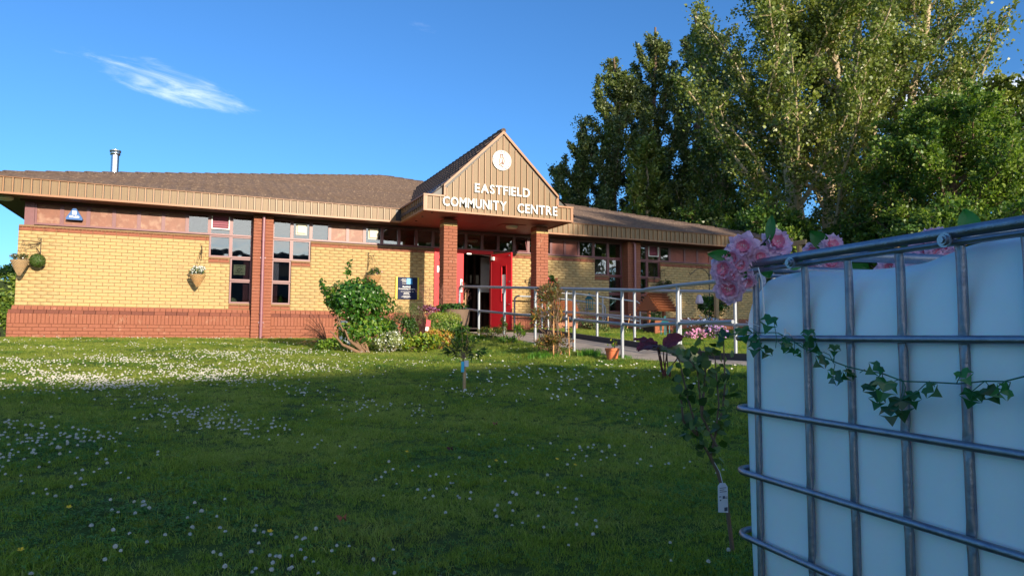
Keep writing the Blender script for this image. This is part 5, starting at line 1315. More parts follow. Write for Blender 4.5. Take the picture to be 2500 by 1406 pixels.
for i, (x, y) in enumerate(((11.75, -4.1), (12.15, -4.2))):
    bush('staked_plant', ('pale green young plant on a cane, left of the two by the far handrail', 'pale green young plant on a leaning cane, right of the two by the far handrail')[i], (x, y, .22), (.11, .1, .18), 190, .04, [m_lf_mid, m_lf_var], 'plant', 'garden plants right of the ramp', 150 + i, 3)
    o = MB().tube([(x + .02, y - .03, 0.05), (x + .06 + .12 * i, y, .62)], .008, 6).build('bamboo_cane', m_cane); tag(o, ('upright bamboo cane beside the left pale green young plant', 'leaning bamboo cane beside the right pale green young plant')[i], 'cane')
t, q, n_ = bush('pink_flower_clump', 'clump of bright pink flowers at the lawn edge behind the far handrail', (12.62, -6.15, .13), (.26, .22, .17), 700, .035, m_lf_mid, 'flowers', 'garden plants right of the ramp', 160, 4)
flowers(t, q[q[:, 2] > .05], 330, .036, m_fl_p, 160)
t, q, n_ = bush('violet_flower_clump', 'clump of violet and pink flowers right of the bright pink one', (13.25, -6.0, .20), (.34, .26, .22), 900, .035, m_lf_mid, 'flowers', 'garden plants right of the ramp', 161, 4)
flowers(t, q, 300, .036, [m_fl_v, m_fl_p][0], 161); flowers(t, q, 90, .036, m_fl_p, 162)
t, q, n_ = bush('pale_blue_flower_clump', 'pale blue and white flowers behind the pink clumps, below the right windows', (13.6, -5.1, .42), (.46, .3, .20), 900, .035, m_lf_dark, 'flowers', 'garden plants right of the ramp', 163, 5)
flowers(t, q, 330, .034, m_fl_b, 163)
bush('garden_shrub', 'low greyish green plants right of the violet flowers', (14.0, -6.3, .15), (.42, .28, .26), 1300, .04, [m_lf_olive, m_lf_dark], 'shrub', 'garden plants right of the ramp', 164, 6)
t, q, n_ = bush('large_dark_shrub', 'large dark green shrub with a few pale blue blooms, left of the stacked timber bed', (14.85, -6.6, .40), (.62, .5, .52), 4200, .05, [m_lf_dark, m_lf_gloss], 'shrub', 'garden plants right of the ramp', 165, 8, tpl=LEAF6)
flowers(t, q, 26, .06, m_fl_b, 165)
bush('large_dark_shrub', 'dark leafy shrub rising against the yellow wall right of the last handrail post', (16.4, -2.2, .95), (.55, .4, .36), 2400, .07, [m_lf_dark, m_lf_gloss], 'shrub', 'garden plants right of the ramp', 166, 10, tpl=LEAF6)
bush('climbing_plant', 'green climbing plant around the timber post behind the pink blossom', (16.25, -5.4, 1.0), (.34, .3, .66), 1500, .075, [m_lf_gloss, m_lf_mid], 'climber', 'garden plants right of the ramp', 167, 8, tpl=LEAF6)
bush('climbing_plant', 'dark thin climber left of the timber post', (15.3, -5.2, .92), (.15, .15, .50), 420, .06, [m_lf_dark, m_lf_redg], 'climber', 'garden plants right of the ramp', 168, 8, tpl=LANCE)
t, q, n_ = bush('yellow_flower_patch', 'low patch of yellow flowers in the verge grass in front of the timber bed', (14.3, -8.3, -.02), (.5, .2, .06), 300, .03, m_lf_lime, 'flowers', 'garden plants right of the ramp', 169, 0)
flowers(t, q, 70, .03, mat('petal_yellow', (.75, .62, .03), rough=.6), 169)
for i, x in enumerate((15.55, 15.75)):
    bush('spiky_plant', ('spiky leaved plant at the wall foot, left of two', 'spiky leaved plant at the wall foot, right of two')[i], (x - .2, -.8, .55), (.16, .1, .38), 24, .3, m_lf_olive, 'plant', 'garden plants right of the ramp', 170 + i, 3, tpl=LANCE)
# timber frame, stacked board bed
t = thing('timber_arch', (15.1, -4.7, 0), 'pale timber arch with slim posts and beams behind the pink blossom', 'arch')
for (x, y) in ((15.02, -3.95), (15.32, -4.3)):
    b = MB().box(x - .04, x + .04, y - .04, y + .04, -.1, 2.13); b.build('post', m_wood, t)
for (x, y) in ((15.02, -6.2), (15.42, -6.2)):
    b = MB().box(x - .04, x + .04, y - .04, y + .04, -.1, 2.13); b.build('post', m_wood, t)
b = MB().box(14.98, 15.03, -6.4, -3.7, 2.132, 2.24); b.build('beam', m_wood, t); b = MB().box(15.38, 15.43, -6.4, -3.9, 2.132, 2.24); b.build('beam', m_wood, t)
o = MB().box(19.4, 19.5, -5.6, -5.5, -.2, 2.4).build('timber_post', m_wood); tag(o, 'lone timber post standing before the trees behind the white tank', 'post')
t = thing('raised_bed', (15.6, -7.2, 0), 'raised bed of stacked weathered boards beside the white tank', 'raised bed')
for k in range(3):
    z = -.06 + k * .205
    b = MB().box(15.42, 18.2, -7.25, -7.19, z, z + .198); b.build('board', m_sleeper, t); b = MB().box(15.37, 15.415, -7.25, -6.2, z, z + .198); b.build('board', m_sleeper, t)
b = MB().box(15.34, 15.44, -7.30, -7.252, -.08, .60); b.build('corner_post', m_sleeper, t); b = MB().box(15.43, 18.1, -7.18, -6.2, -.1, .50); b.build('soil', m_soil, t)
# lanterns, feeder pole, small things
def lantern(name, label, c, s, group):
    t = thing(name, c, label, 'lantern', group); m = mat('teal_paint', (.03, .16, .17), rough=.4)
    b = MB().lathe((0, 0, 0), [(.16 * s, .30 * s), (.03 * s, .42 * s), (.02 * s, .48 * s)], 4); b.build('roof', m, t, local=True)
    b = MB()
    for a in range(4): q_ = PI / 4 + a * PI / 2; b.box(.09 * s * math.cos(q_) - .008, .09 * s * math.cos(q_) + .008, .09 * s * math.sin(q_) - .008, .09 * s * math.sin(q_) + .008, 0.02, .30 * s)
    b.lathe((0, 0, 0), [(.13 * s, 0), (.13 * s, .03 * s)], 4); b.build('frame', m, t, local=True); return t
lantern('garden_lantern', 'small teal lantern standing in the grass beside the wishing well planter', (12.62, -5.1, .08), 1.0, 'teal lanterns')
o = lantern('garden_lantern', 'teal lantern hanging high behind the caned bronze shrub', (12.62, -1.9, .80), .9, 'teal lanterns')
t = thing('feeder_pole', (16.2, -2.3, .2), 'black iron bird feeder pole with two curled arms in front of the right yellow wall', 'bird feeder')
b = MB(); b.tube([(16.2, -2.3, 0), (16.2, -2.3, 1.98), (16.2, -2.3, 2.06)], [.014, .014, .002], 7)
b.build('pole', m_black, t)
for sg in (-1, 1):
    b = MB(); b.tube([(16.2 + sg * .36 * (1 - math.cos(a)) / 1.2, -2.3, 1.72 + .26 * math.sin(a)) for a in np.linspace(0, 2.5, 9)] + [(16.2 + sg * .60, -2.3, 1.84), (16.2 + sg * .64, -2.3, 1.80), (16.2 + sg * .68, -2.3, 1.86)], .009, 6); b.build('arm', m_black, t)
b = MB().ball((16.62, -2.3, 1.05), .17, 10, 5, (1, .7, .18)); b.build('feeder_dish', m_black, t)
b = MB().lathe((15.85, -2.3, 1.02), [(.10, 0), (.11, .05), (.07, .2), (.04, .24)], 8); b.build('feeder', mat('pale_pink_feeder', (.7, .55, .62), rough=.5), t)
# wall baskets
def bracket(name, label, x, z, az, L=.36, h=.36):
    t = thing(name, (x, -.006, z), label, 'bracket', 'wrought iron wall brackets', 0)
    d = V3((math.cos(az), math.sin(az), 0)); o3 = V3((x, -.012, z)); b = MB()
    b.tube([o3 + V3((0, 0, .10)), o3 - V3((0, 0, h))], .008, 6)
    b.tube([o3, o3 + d * L], .007, 6); b.tube([o3 - V3((0, 0, .02)) + d * .02, o3 + d * L * .8 - V3((0, 0, .11)), o3 + d * L * .80 - V3((0, 0, .12))], .006, 6)
    b.tube([o3 - V3((0, 0, h * .7)), o3 + d * L * .25 - V3((0, 0, h * .32)), o3 + d * L * .55 - V3((0, 0, .10))], .006, 6)
    for (u, w, r0) in ((.18, -.07, .03), (.62, -.05, .028), (.1, .06, .035), (.12, -.24, .03)):
        c = o3 + d * L * u + V3((0, 0, w)); b.tube([c + d * (r0 * math.cos(a) * (1 - a / 9)) + V3((0, 0, r0 * math.sin(a) * (1 - a / 9))) for a in np.linspace(0, 6, 12)], .004, 5)
    b.build('scroll_frame', m_black, t); return o3 + d * L * .93
def basket(name, label, c, r, h, group, seed, wm, fol, flo=None, nfl=0, hook=None, top=.12, fs=.03):
    r2 = np.random.default_rng(seed); t = thing(name, c, label, 'hanging basket', group); c = V3(c); b = MB()
    n = 15
    for i in range(n):         # woven rows
        f = i / (n - 1); rr_ = r * (.06 + .94 * f ** .85); z = c.z - h + h * f; m_ = 26
        b.tube([(c.x + (rr_ + .006 * (1 if (j + i) % 2 else -1)) * math.cos(2 * PI * j / m_), c.y + (rr_ + .006 * (1 if (j + i) % 2 else -1)) * math.sin(2 * PI * j / m_), z) for j in range(m_)], h / n * .55, 5, closed=True)
    b.build('cone', wm, t)
    b = MB().lathe((c.x, c.y, c.z), [(.004, -h * .99), (r * .9, -.02), (0, 0)], 16); b.build('liner', m_soil, t)
    q, nr = cloud_pts(700, (c.x, c.y, c.z + top * .45), (r * 1.15, r * 1.15, top), r2, .4, lumps=7)
    q = q[q[:, 2] > c.z - .07]
    oriented('foliage', q, r2.normal(size=q.shape) + np.array([0, -.4, .5]), r2.uniform(.7, 1.2, len(q)) * fs, fol, t, LEAF4, None if not isinstance(fol, list) else r2.choice(len(fol), len(q)), seed)
    if nfl: flowers(t, q, nfl, .024, flo, seed)
    if hook is not None:
        b = MB()
        for a in (0, 2.1, 4.2): b.tube([(c.x + r * math.cos(a), c.y + r * math.sin(a), c.z), tuple(hook)], .0025, 4)
        b.build('chain', m_black, t)
    return t
m_wm2 = mat('wicker_warm', (.52, .33, .14), (.40, .22, .09), rough=.85, isl=.2, nz=.2)
hk = bracket('wall_bracket', 'black scroll bracket at the left end of the yellow wall', .31, 2.03, math.radians(-135), .40, .34)
basket('hanging_basket', 'pale wicker cone basket at the left corner of the building, beside the round topiary ball', (.02, -.34, 1.60), .155, .30, 'hanging baskets', 201, m_wicker, [m_lf_olive, m_lf_redg], m_fl_w, 12, hk)
t = thing('topiary_ball', (.30, -.24, 1.64), 'round green topiary ball hanging by the left wicker cone basket', 'topiary ball')
q = rng.normal(size=(1500, 3)); q /= np.linalg.norm(q, axis=1, keepdims=True)
oriented('foliage', q * .138 * rng.uniform(.93, 1.03, (1500, 1)) + np.array([.30, -.22, 1.63]), q, .026, [m_lf_mid, m_lf_olive], t, LEAF4, rng.choice(2, 1500), 202)
b = MB().ball((.30, -.22, 1.63), .125, 12, 8); b.build('core', m_lf_dark, t); b = MB()
for a in (0, 2.1, 4.2): b.tube([(.30 + .09 * math.cos(a), -.22 + .09 * math.sin(a), 1.73), (.31, -.03, 1.80)], .0025, 4)
b.build('chain', m_black, t)
hk = bracket('wall_bracket', 'black bracket seen edge on, above the white flowered basket', 3.42, 2.06, math.radians(-88), .36, .20)
basket('hanging_basket', 'wicker cone basket of white flowers on the yellow wall left of the stepped windows', (3.36, -.33, 1.44), .16, .26, 'hanging baskets', 203, m_wm2, [m_lf_mid, m_lf_dark], m_fl_w, 170, hk, .16)
hk = bracket('wall_bracket', 'black scroll bracket above the big glossy shrub', 7.27, 2.10, math.radians(-80), .36, .34)
basket('hanging_basket', 'wicker cone basket behind the top of the big glossy shrub', (7.36, -.33, 1.58), .17, .28, 'hanging baskets', 204, m_wm2, [m_lf_mid, m_lf_dark], m_fl_p, 12, hk, .16)
hk = bracket('wall_bracket', 'black scroll bracket on the yellow wall of the right wing', 16.02, 2.12, math.radians(-70), .38, .36)
basket('hanging_basket', 'broad dark hanging basket on the right wing wall behind the handrails', (16.15, -.36, 1.62), .24, .24, 'hanging baskets', 205, m_barkd, [m_lf_dark, m_lf_redg], m_fl_p, 14, hk, .16, .04)
# ================================================================== THE WHITE TANK IN ITS CAGE
iu = V3((.116, .9933, 0)).normalized(); inn_ = V3((.9933, -.116, 0)).normalized()      # along the long side (away), and to the right
IC = V3((4.97, -15.755, 0)) + iu * .065                                                   # far left corner of the cage
LL, WW = 1.20, 1.0
def I(s, w, z): p = IC - iu * s + inn_ * w; return V3((p.x, p.y, z))
gI = gz(5.3, -16.3)
Z_R = [.316, .096, -.116, -.302, -.489, -.665]
tank_t = thing('caged_water_tank', (IC.x, IC.y, gI), 'large white plastic tank in a galvanised tubular cage, decorated with ivy and pink blossom', 'water tank')
m_tank = mat('translucent_white_plastic', (.70, .86, .87), rough=.34, sss=.45, nz=.05, nscale=3, bump=.16, bscale=5, spec=.45, c3=(.80, .90, .90), c3scale=3.2, c3lo=.55, c3hi=.8)
m_cage = mat('galvanised_cage', (.26, .29, .34), rough=.34, metal=.85, nz=.20, nscale=60, c3=(.17, .20, .26), c3scale=30, c3lo=.5, c3hi=.68, bump=.25, bscale=90)
def rrect(off, r, z, n=6, w_in=0):
    """rounded rectangle loop round the cage, off = distance inside the cage line"""
    L = []
    for (cs, cw, a0) in ((off + r, off + r, PI), (off + r, WW - off - r, PI / 2), (LL - off - r, WW - off - r, 0), (LL - off - r, off + r, -PI / 2)):
        for k in range(n + 1):
            a = a0 - (PI / 2) * k / n + 0
            # s axis: -cos, w axis: sin
            L.append((cs + r * math.cos(a), cw + r * math.sin(a)))
    return [I(s, w, z) for s, w in L]
# corner order: (near s=0,w=0) turning to (s=0,w=W) ... fix the angles so the loop is convex
def loop(off, r, z, n=6):
    pts = []
    C4 = [((off + r, off + r), (PI, 1.5 * PI)), ((LL - off - r, off + r), (1.5 * PI, 2 * PI)), ((LL - off - r, WW - off - r), (0, .5 * PI)), ((off + r, WW - off - r), (.5 * PI, PI))]
    for (c, (a0, a1)) in C4:
        for k in range(n + 1):
            a = a0 + (a1 - a0) * k / n; pts.append(I(c[0] + r * math.cos(a), c[1] + r * math.sin(a), z))
    return pts
radii = [.0125, .0085, .0092, .0092, .0092, .0092]
for i, z in enumerate(Z_R):
    b = MB(); b.tube(loop(0 if i else .006, .075, z), radii[i], 12, closed=True)
    if i == 0: b.tube(loop(.008, .075, z - .021), .007, 8, closed=True)
    b.build('cage_rail', m_cage, tank_t, smooth=True)
def bar(s, w, outward, ztop=.300, zb=-.67):
    """vertical tube behind the rails, pinched flat and dented where it is welded to each of them"""
    pts = []; zs = list(np.linspace(ztop, zb, 64)); b = MB(); n = 12; V = []; F = []
    for z in zs:
        d = min(abs(z - zr) for zr in Z_R[1:]); dt = min(abs(z - Z_R[0]), 9)
        dent = math.exp(-(d / .018) ** 2); flat = math.exp(-(dt / .035) ** 2)
        off = .0165 - .004 * dent + .012 * min(1, max(0, (z - .2) / .1)) * 0
        rx = .0105 * (1 + .10 * dent + .20 * flat); ry = .0095 * (1 - .50 * dent - .62 * flat)
        c0 = I(s, w, z) - outward * (off - .006 * flat)
        side = V3((0, 0, 1)).cross(outward).normalized()
        for j in range(n):
            q_ = 2 * PI * j / n; cx = math.cos(q_); cy = math.sin(q_)
            groove = -.0035 * dent * (1 if cy > .6 else 0)
            V.append(c0 + side * cx * rx + outward * (cy * ry + groove))
    for i in range(len(zs) - 1):
        for j in range(n): j2 = (j + 1) % n; F.append((i * n + j, i * n + j2, (i + 1) * n + j2, (i + 1) * n + j))
    b.add(V, F); b.build('cage_bar', m_cage, tank_t, smooth=True)
for s in (.117, .327, .478, .631, .781, .918, 1.05, 1.15): bar(s, 0, -inn_); bar(s, WW, inn_)
for w in (.12, .31, .5, .69, .88): bar(0, w, iu); bar(LL, w, -iu)
# bolts and hold-down bars over the top
for s in (.305, .770):
    c0 = I(s, -.012, .300); b = MB()
    def disc(c, ax, r, h, n=16):
        a = ax.cross(V3((0, 0, 1))).normalized(); u_ = V3((0, 0, 1)); V = []
        for hh in (0, h):
            for j in range(n): q_ = 2 * PI * j / n; V.append(c + ax * hh + a * r * math.cos(q_) + u_ * r * math.sin(q_))
        b.add(V, [tuple(range(n)), tuple(range(2 * n - 1, n - 1, -1))] + [(j, n + j, n + (j + 1) % n, (j + 1) % n) for j in range(n)])
    disc(c0, -inn_, .0155, .004); disc(c0 - inn_ * .004, -inn_, .011, .006); disc(c0 - inn_ * .010, -inn_, .0075, .004, 6)
    b.build('bolt', m_bolt, tank_t)
    b = MB(); pts = [I(s, .0, .298), I(s, .03, .298), I(s, .09, .322), I(s, .16, .326), I(s, .5, .328), I(s, .84, .326), I(s, .91, .322), I(s, .97, .298), I(s, 1.0, .298)]
    b.tube(pts, [.006, .007, .014, .0155, .0155, .0155, .014, .007, .006], 12); b.build('hold_down_bar', m_cage, tank_t, smooth=True)
# the plastic bottle: rounded box with softly waved sides, shoulders and a raised top
b = MB(); V = []; F = []; NP = 0
levels = [(-.685, .10, .06), (-.672, .055, .07), (-.62, .032, .08), (-.5, .026, .085), (-.3, .024, .085), (-.1, .022, .085), (.05, .022, .085), (.12, .024, .085), (.17, .030, .09), (.205, .036, .095), (.235, .048, .10), (.258, .066, .10), (.272, .090, .11), (.280, .125, .12), (.284, .20, .12), (.286, .32, .10), (.287, .42, .05)]
rings = []
for (z, off, r) in levels:
    pts = []
    C4 = [((off + r, off + r), (PI, 1.5 * PI)), ((LL - off - r, off + r), (1.5 * PI, 2 * PI)), ((LL - off - r, WW - off - r), (0, .5 * PI)), ((off + r, WW - off - r), (.5 * PI, PI))]
    prev = None; dense = []
    for (c, (a0, a1)) in C4:
        for k in range(9):
            a = a0 + (a1 - a0) * k / 8; dense.append((c[0] + r * math.cos(a), c[1] + r * math.sin(a)))
    out = []
    for i in range(len(dense)):
        p, q_ = dense[i], dense[(i + 1) % len(dense)]; m_ = 16 if i % 9 == 8 else 1
        for k in range(m_): f = k / m_; out.append((p[0] + (q_[0] - p[0]) * f, p[1] + (q_[1] - p[1]) * f))
    for (s, w) in out:
        # shallow vertical flutes behind the bars, a raised patch at the near end
        bulge = .004 * math.sin(s * 2 * PI / .30 + .6) * (1 if -.6 < z < .17 else 0) * (1 if (w < .2 or w > .8) else 0)
        dz = 0
        if z > .2: dz = .020 * sst(.62, .78, s) * (1 if z > .24 else (z - .2) / .04) + .010 * math.sin(s * 9) * (0 if z < .25 else 1)
        p = I(s - .026 * (1 - s / LL), w + bulge, z + float(dz) + (.002 if z > .24 else 0)); rings.append(p)
    NP = len(out)
b.add(rings, [(i * NP + j, i * NP + (j + 1) % NP, (i + 1) * NP + (j + 1) % NP, (i + 1) * NP + j) for i in range(len(levels) - 1) for j in range(NP)] + [tuple(range((len(levels) - 1) * NP, len(levels) * NP)), tuple(range(NP - 1, -1, -1))])
bt = b.build('tank', m_tank, tank_t, smooth=True)
b = MB(); c0 = I(.62, .5, 0); b.lathe(c0, [(.13, .28), (.13, .315), (.115, .335), (0, .335)], 24); b.build('lid', mat('red_lid', (.5, .04, .02), rough=.4), tank_t, smooth=True)
b = MB()
for i in range(3): c0 = I(LL / 2, .07 + i * .43, 0); b.add([tuple(I(s, w, z)) for z in (gI - .02, gI + .12) for w in (.02 + i * .43, .12 + i * .43) for s in (0, LL)], [(0, 2, 3, 1), (4, 5, 7, 6), (0, 1, 5, 4), (2, 6, 7, 3), (0, 4, 6, 2), (1, 3, 7, 5)])
b.add([tuple(I(s, w, z)) for z in (-.715, -.690) for w in (0, WW) for s in (0, LL)], [(0, 2, 3, 1), (4, 5, 7, 6), (0, 1, 5, 4), (2, 6, 7, 3), (0, 4, 6, 2), (1, 3, 7, 5)])
b.build('pallet', m_sleeper, tank_t)
# ivy garland ---------------------------------------------------------------
m_ivy = leafmat('ivy_leaf_dark', (.014, .085, .026), (.022, .12, .034), tr=.2, rough=.35, spec=.5, isl=.3)
m_ivy2 = leafmat('ivy_leaf_green', (.018, .14, .042), (.03, .18, .05), tr=.2, rough=.4, isl=.2)
m_ivs = mat('ivy_stem', (.01, .12, .06), rough=.5)
garl = thing('ivy_garland', tuple(I(.3, -.03, .09)), 'artificial ivy garland hung along the near side of the tank cage', 'garland')
STEM = [(s_ + .065, z_) for s_, z_ in [(-.02, .105), (.023, .112), (.11, .112), (.189, .112), (.254, .092), (.3, .071), (.344, .059), (.399, .038), (.438, .029), (.5, .022), (.547, .02), (.601, .005), (.663, .007), (.728, .008), (.789, .017), (.829, .019), (.867, .031), (.938, .054), (1.05, .10)]]
b = MB(); b.tube([tuple(I(s, -.022 - .006 * math.sin(s * 23), z)) for s, z in STEM], .0016, 6); b.build('stem', m_ivs, garl, smooth=True)
# five pointed ivy leaf outline (x across, y along)
IVO = [(0, 0), (-.15, -.10), (-.42, -.06), (-.40, .14), (-.54, .40), (-.30, .52), (0, 1.0), (.30, .52), (.54, .40), (.40, .14), (.42, -.06), (.15, -.10)]
def ivy_leaf(c, L, ang, tilt, m, seed, parent):
    r2 = np.random.default_rng(seed); V = []; cen = [(0, .1), (0, .5)]
    # leaf axes: down-ish direction in the face plane rotated by ang, then tipped out of it
    out = (-inn_ * .35 + (CAM - V3(c)).normalized() * .9).normalized(); sd_ = out.cross(V3((0, 0, 1))).normalized(); along = (sd_ * math.sin(ang) - V3((0, 0, 1)) * math.cos(ang))
    along = (along * math.cos(tilt) + out * math.sin(tilt)).normalized(); side = along.cross(out).normalized(); nrm = side.cross(along)
    twist = r2.uniform(-.5, .5); side = (side * math.cos(twist) + nrm * math.sin(twist)).normalized(); nrm = side.cross(along)
    for (x, y) in cen + IVO:
        zc = .10 * abs(x) - .22 * (y - .3) ** 2 + .05 * r2.normal() * (1 if abs(x) > .1 else 0)
        V.append(c + (side * x + along * y + nrm * zc) * L)
    n = len(IVO); F = []
    for i in range(n):
        j = (i + 1) % n
        F.append((0 if (IVO[i][1] + IVO[j][1]) / 2 < .35 else 1, 2 + i, 2 + j))
    F += [(0, 1, 2 + 3), (0, 2 + 9, 1)] ; F = [f for f in F]
    F.append((0, 2 + 3, 1)); 
    b = MB(); b.add(V, F[:-1]); b.build('ivy_leaf', m, parent)
    b = MB(); return along
IVY = [(s_ + .065, z_, p_) for s_, z_, p_ in [(0.183, 0.155, 38), (0.067, 0.125, 34), (0.006, 0.115, 28), (0.102, 0.100, 24), (0.131, 0.082, 31), (0.201, 0.070, 26), (0.232, 0.078, 28), (0.258, 0.095, 26), (0.279, 0.085, 24), (0.276, 0.065, 19), (0.342, 0.118, 28), (0.351, 0.090, 38), (0.415, 0.080, 24), (0.379, 0.063, 17), (0.409, 0.046, 29), (0.412, 0.018, 22), (0.446, 0.008, 34), (0.493, 0.018, 28), (0.55, 0.035, 33), (0.529, -0.005, 38), (0.59, 0.005, 48), (0.548, -0.030, 34), (0.612, -0.030, 50), (0.596, -0.050, 40), (0.747, 0.034, 34), (0.645, -0.015, 36), (0.688, -0.001, 34), (0.77, -0.004, 40), (0.797, -0.008, 24), (0.818, 0.006, 38), (0.842, 0.006, 38), (.90, .01, 34), (.95, .03, 34), (1.0, .06, 34)]]
for i, (s, z, px_) in enumerate(IVY):
    dep = 2.09 - s * .96; L = px_ * dep / 1685 * 1.24
    r2 = np.random.default_rng(300 + i)
    ivy_leaf(I(s, -.034 - .012 * (i % 3), z), L, r2.uniform(-1.1, 1.1) if i not in (20, 22, 23) else r2.uniform(-.4, .4), r2.uniform(-.3, .55), m_ivy if i % 3 else m_ivy2, 400 + i, garl)
b = MB()
for i, (s, z, px_) in enumerate(IVY):
    k = min(range(len(STEM)), key=lambda q_: abs(STEM[q_][0] - s)); ss, zz = STEM[k]
    b.tube([tuple(I(ss, -.025, zz)), tuple(I((ss + s) / 2 + .01, -.035, (zz + z) / 2 + .006)), tuple(I(s, -.036, z))], .001, 5)
b.build('leaf_stalk', m_ivs, garl, smooth=True)
# a white ribbon hanging inside the corner bar and a cable tie
b = MB(); pts = [I(.17, -.014, .30), I(.183, -.012, .26), I(.190, -.012, .18), I(.192, -.012, .125)]
b.tube(pts, .0022, 5); b.tube([I(.13, -.03, .145), I(.20, -.03, .128), I(.27, -.03, .112)], .0008, 4); o = b.build('white_ribbon', m_white); tag(o, 'thin white ribbon hanging from the blossom inside the cage corner', 'ribbon')
b = MB(); b.tube([I(.285, -.012 + .012 * math.cos(a), .096 + .016 * math.sin(a)) for a in np.linspace(0, 2 * PI, 12)[:-1]], .0022, 5, closed=True); b.tube([I(.285, -.02, .112), I(.288, -.022, .122)], .003, 5); o = b.build('cable_tie', m_white); tag(o, 'white cable tie holding the ivy to the second cage rail', 'cable tie')
# blossom garlands -------------------------------------------------------------
m_pet = mat('blossom_petal', (.93, .74, .88), (.90, .66, .86), rough=.6, isl=.10, trans=.35, tcol=(.85, .50, .65))
m_pet2 = mat('blossom_petal_heart', (.88, .28, .42), (.88, .40, .54), rough=.6, isl=.10, trans=.35, tcol=(.9, .2, .35))
m_blf = leafmat('silk_leaf', (.03, .16, .035), (.045, .20, .05), tr=.3, rough=.4, isl=.2)
def petal(b, c, d, nrm, L, W_, cup, r2):
    d = d.normalized(); a = d.cross(nrm).normalized(); n_ = a.cross(d); V = []; F = []
    n, m_ = 5, 4
    for i in range(n + 1):
        f = i / n; w_ = W_ * (.25 + .85 * math.sin(PI * min(1, .15 + f * .62)))
        for j in range(m_ + 1):
            u = -1 + 2 * j / m_; ruf = (.13 * r2.normal() * L) * (f ** 3)
            tip = L * f - (.10 * L * abs(u) ** 2 if i == n else 0) + (.05 * L * math.cos(u * 9) if i == n else 0)
            V.append(c + d * tip * math.cos(cup * f * .6) + n_ * (L * f * math.sin(cup * f * .9) + .10 * W_ * u * u + ruf) + a * (u * w_ * .5))
    for i in range(n):
        for j in range(m_): k = i * (m_ + 1) + j; F.append((k, k + 1, k + m_ + 2, k + m_ + 1))
    b.add(V, F)
def blossom(c, face, R_, seed, parent, cam_side=True):
    r2 = np.random.default_rng(seed); face = V3(face).normalized(); a = face.cross(V3((.1, .2, 1))).normalized(); e = a.cross(face).normalized(); c = V3(c)
    fl_ = None
    for ring, (n_, L, cup, m) in enumerate(((9, 1.12, .05, m_pet), (9, .96, .38, m_pet), (8, .74, .75, m_pet), (6, .46, .9, m_pet2))):
        for k in range(n_):
            q_ = 2 * PI * (k + .5 * ring + r2.uniform(-.2, .2)) / n_; d = a * math.cos(q_) + e * math.sin(q_)
            b = MB(); petal(b, c + face * (.004 * ring), d, face, R_ * L * r2.uniform(.85, 1.1), R_ * .62 * r2.uniform(.85, 1.15), cup * r2.uniform(.8, 1.2), r2)
            if fl_ is None:
                fl_ = b.build('blossom', m, parent, smooth=True)
            else: b.build('petal', m, fl_, smooth=True)
    b = MB()
    for k in range(9):
        d = (face + V3(r2.normal(size=3)) * .35).normalized(); b.tube([c, c + d * R_ * .45], .0006, 4); b.ball(tuple(c + d * R_ * .46), .0014, 5, 4)
    b.build('stamen', m_white, fl_)
def silk_leaf(c, d, nrm, L, W_, parent, seed):
    d = V3(d).normalized(); a = d.cross(V3(nrm)).normalized(); n_ = a.cross(d); V = []; F = []; c = V3(c)
    for i in range(7):
        f = i / 6; w_ = W_ * .5 * math.sin(PI * min(1, f * .95 + .03)) ** .8
        for j in range(3): u = j - 1; V.append(c + d * L * f + a * u * w_ + n_ * (.16 * W_ * abs(u) - .18 * L * f * f))
    for i in range(6):
        for j in range(2): k = i * 3 + j; F.append((k, k + 1, k + 4, k + 3))
    b = MB(); b.add(V, F); b.build('silk_leaf', m_blf, parent, smooth=True)
corner = thing('blossom_garland', tuple(I(0, 0, .32)), 'bunch of pink silk blossoms tied at the near left corner of the tank cage', 'garland', 'pink blossom garlands')
cam_dir = lambda p: (CAM - V3(p)).normalized()
BL = [((4.943, -15.801, 0.361), .048, (-.2, 0, .3)), ((4.912, -15.789, 0.330), .042, (-.5, 0, .1)), ((4.892, -15.776, 0.300), .045, (-.4, 0, .0)), ((4.904, -15.78, 0.246), .050, (-.1, 0, -.3)), ((4.900, -15.778, 0.276), .044, (.2, 0, .1)), ((4.975, -15.83, 0.334), .036, (.3, 0, .1)), ((5.030, -15.839, 0.372), .050, (.4, 0, .4)), ((4.948, -15.80, 0.268), .034, (.4, 0, -.4)), ((4.93, -15.80, .312), .034, (0, 0, 0))]
for i, (c, R_, tw) in enumerate(BL): blossom(c, cam_dir(c) + V3(tw), R_ * .90, 500 + i, corner)
rt__ = V3((R3.x, R3.y, R3.z)); upv = V3((0, 0, 1))
for i, (c, d, L, W_) in enumerate((((4.91, -15.80, .335), -rt__ + upv * .10, .062, .026), ((4.995, -15.85, .375), upv + rt__ * .12, .068, .022), ((4.94, -15.81, .295), -rt__ * .5 - upv * .7, .042, .026), ((4.985, -15.84, .315), rt__ * .3 - upv, .036, .026), ((5.03, -15.87, .318), rt__ - upv * .1, .05, .030), ((4.985, -15.82, .36), rt__ * .4 + upv * .1, .04, .025))):
    silk_leaf(c, d, cam_dir(c), L * 1.25, W_ * 1.35, corner, i)
b = MB(); b.tube([(4.90, -15.79, .27), (4.92, -15.80, .31), (4.95, -15.81, .34), (4.99, -15.83, .375), (5.01, -15.84, .40)], .0018, 5); b.tube([I(.0, -.03, .34) + V3((.02 * math.cos(a), 0, .012 * math.sin(a))) for a in np.linspace(0, 11, 26)], .0007, 4); b.build('wire', m_black, corner)
b = MB()
for k in range(6): b.tube([V3((4.975, -15.83, .352)) + rt__ * (.018 * math.cos(a + k) + .004 * k) + upv * (.010 * math.sin(a + k * 1.3)) for a in np.linspace(0, 5, 12)], .0009, 4)
b.build('twine', m_white, corner)
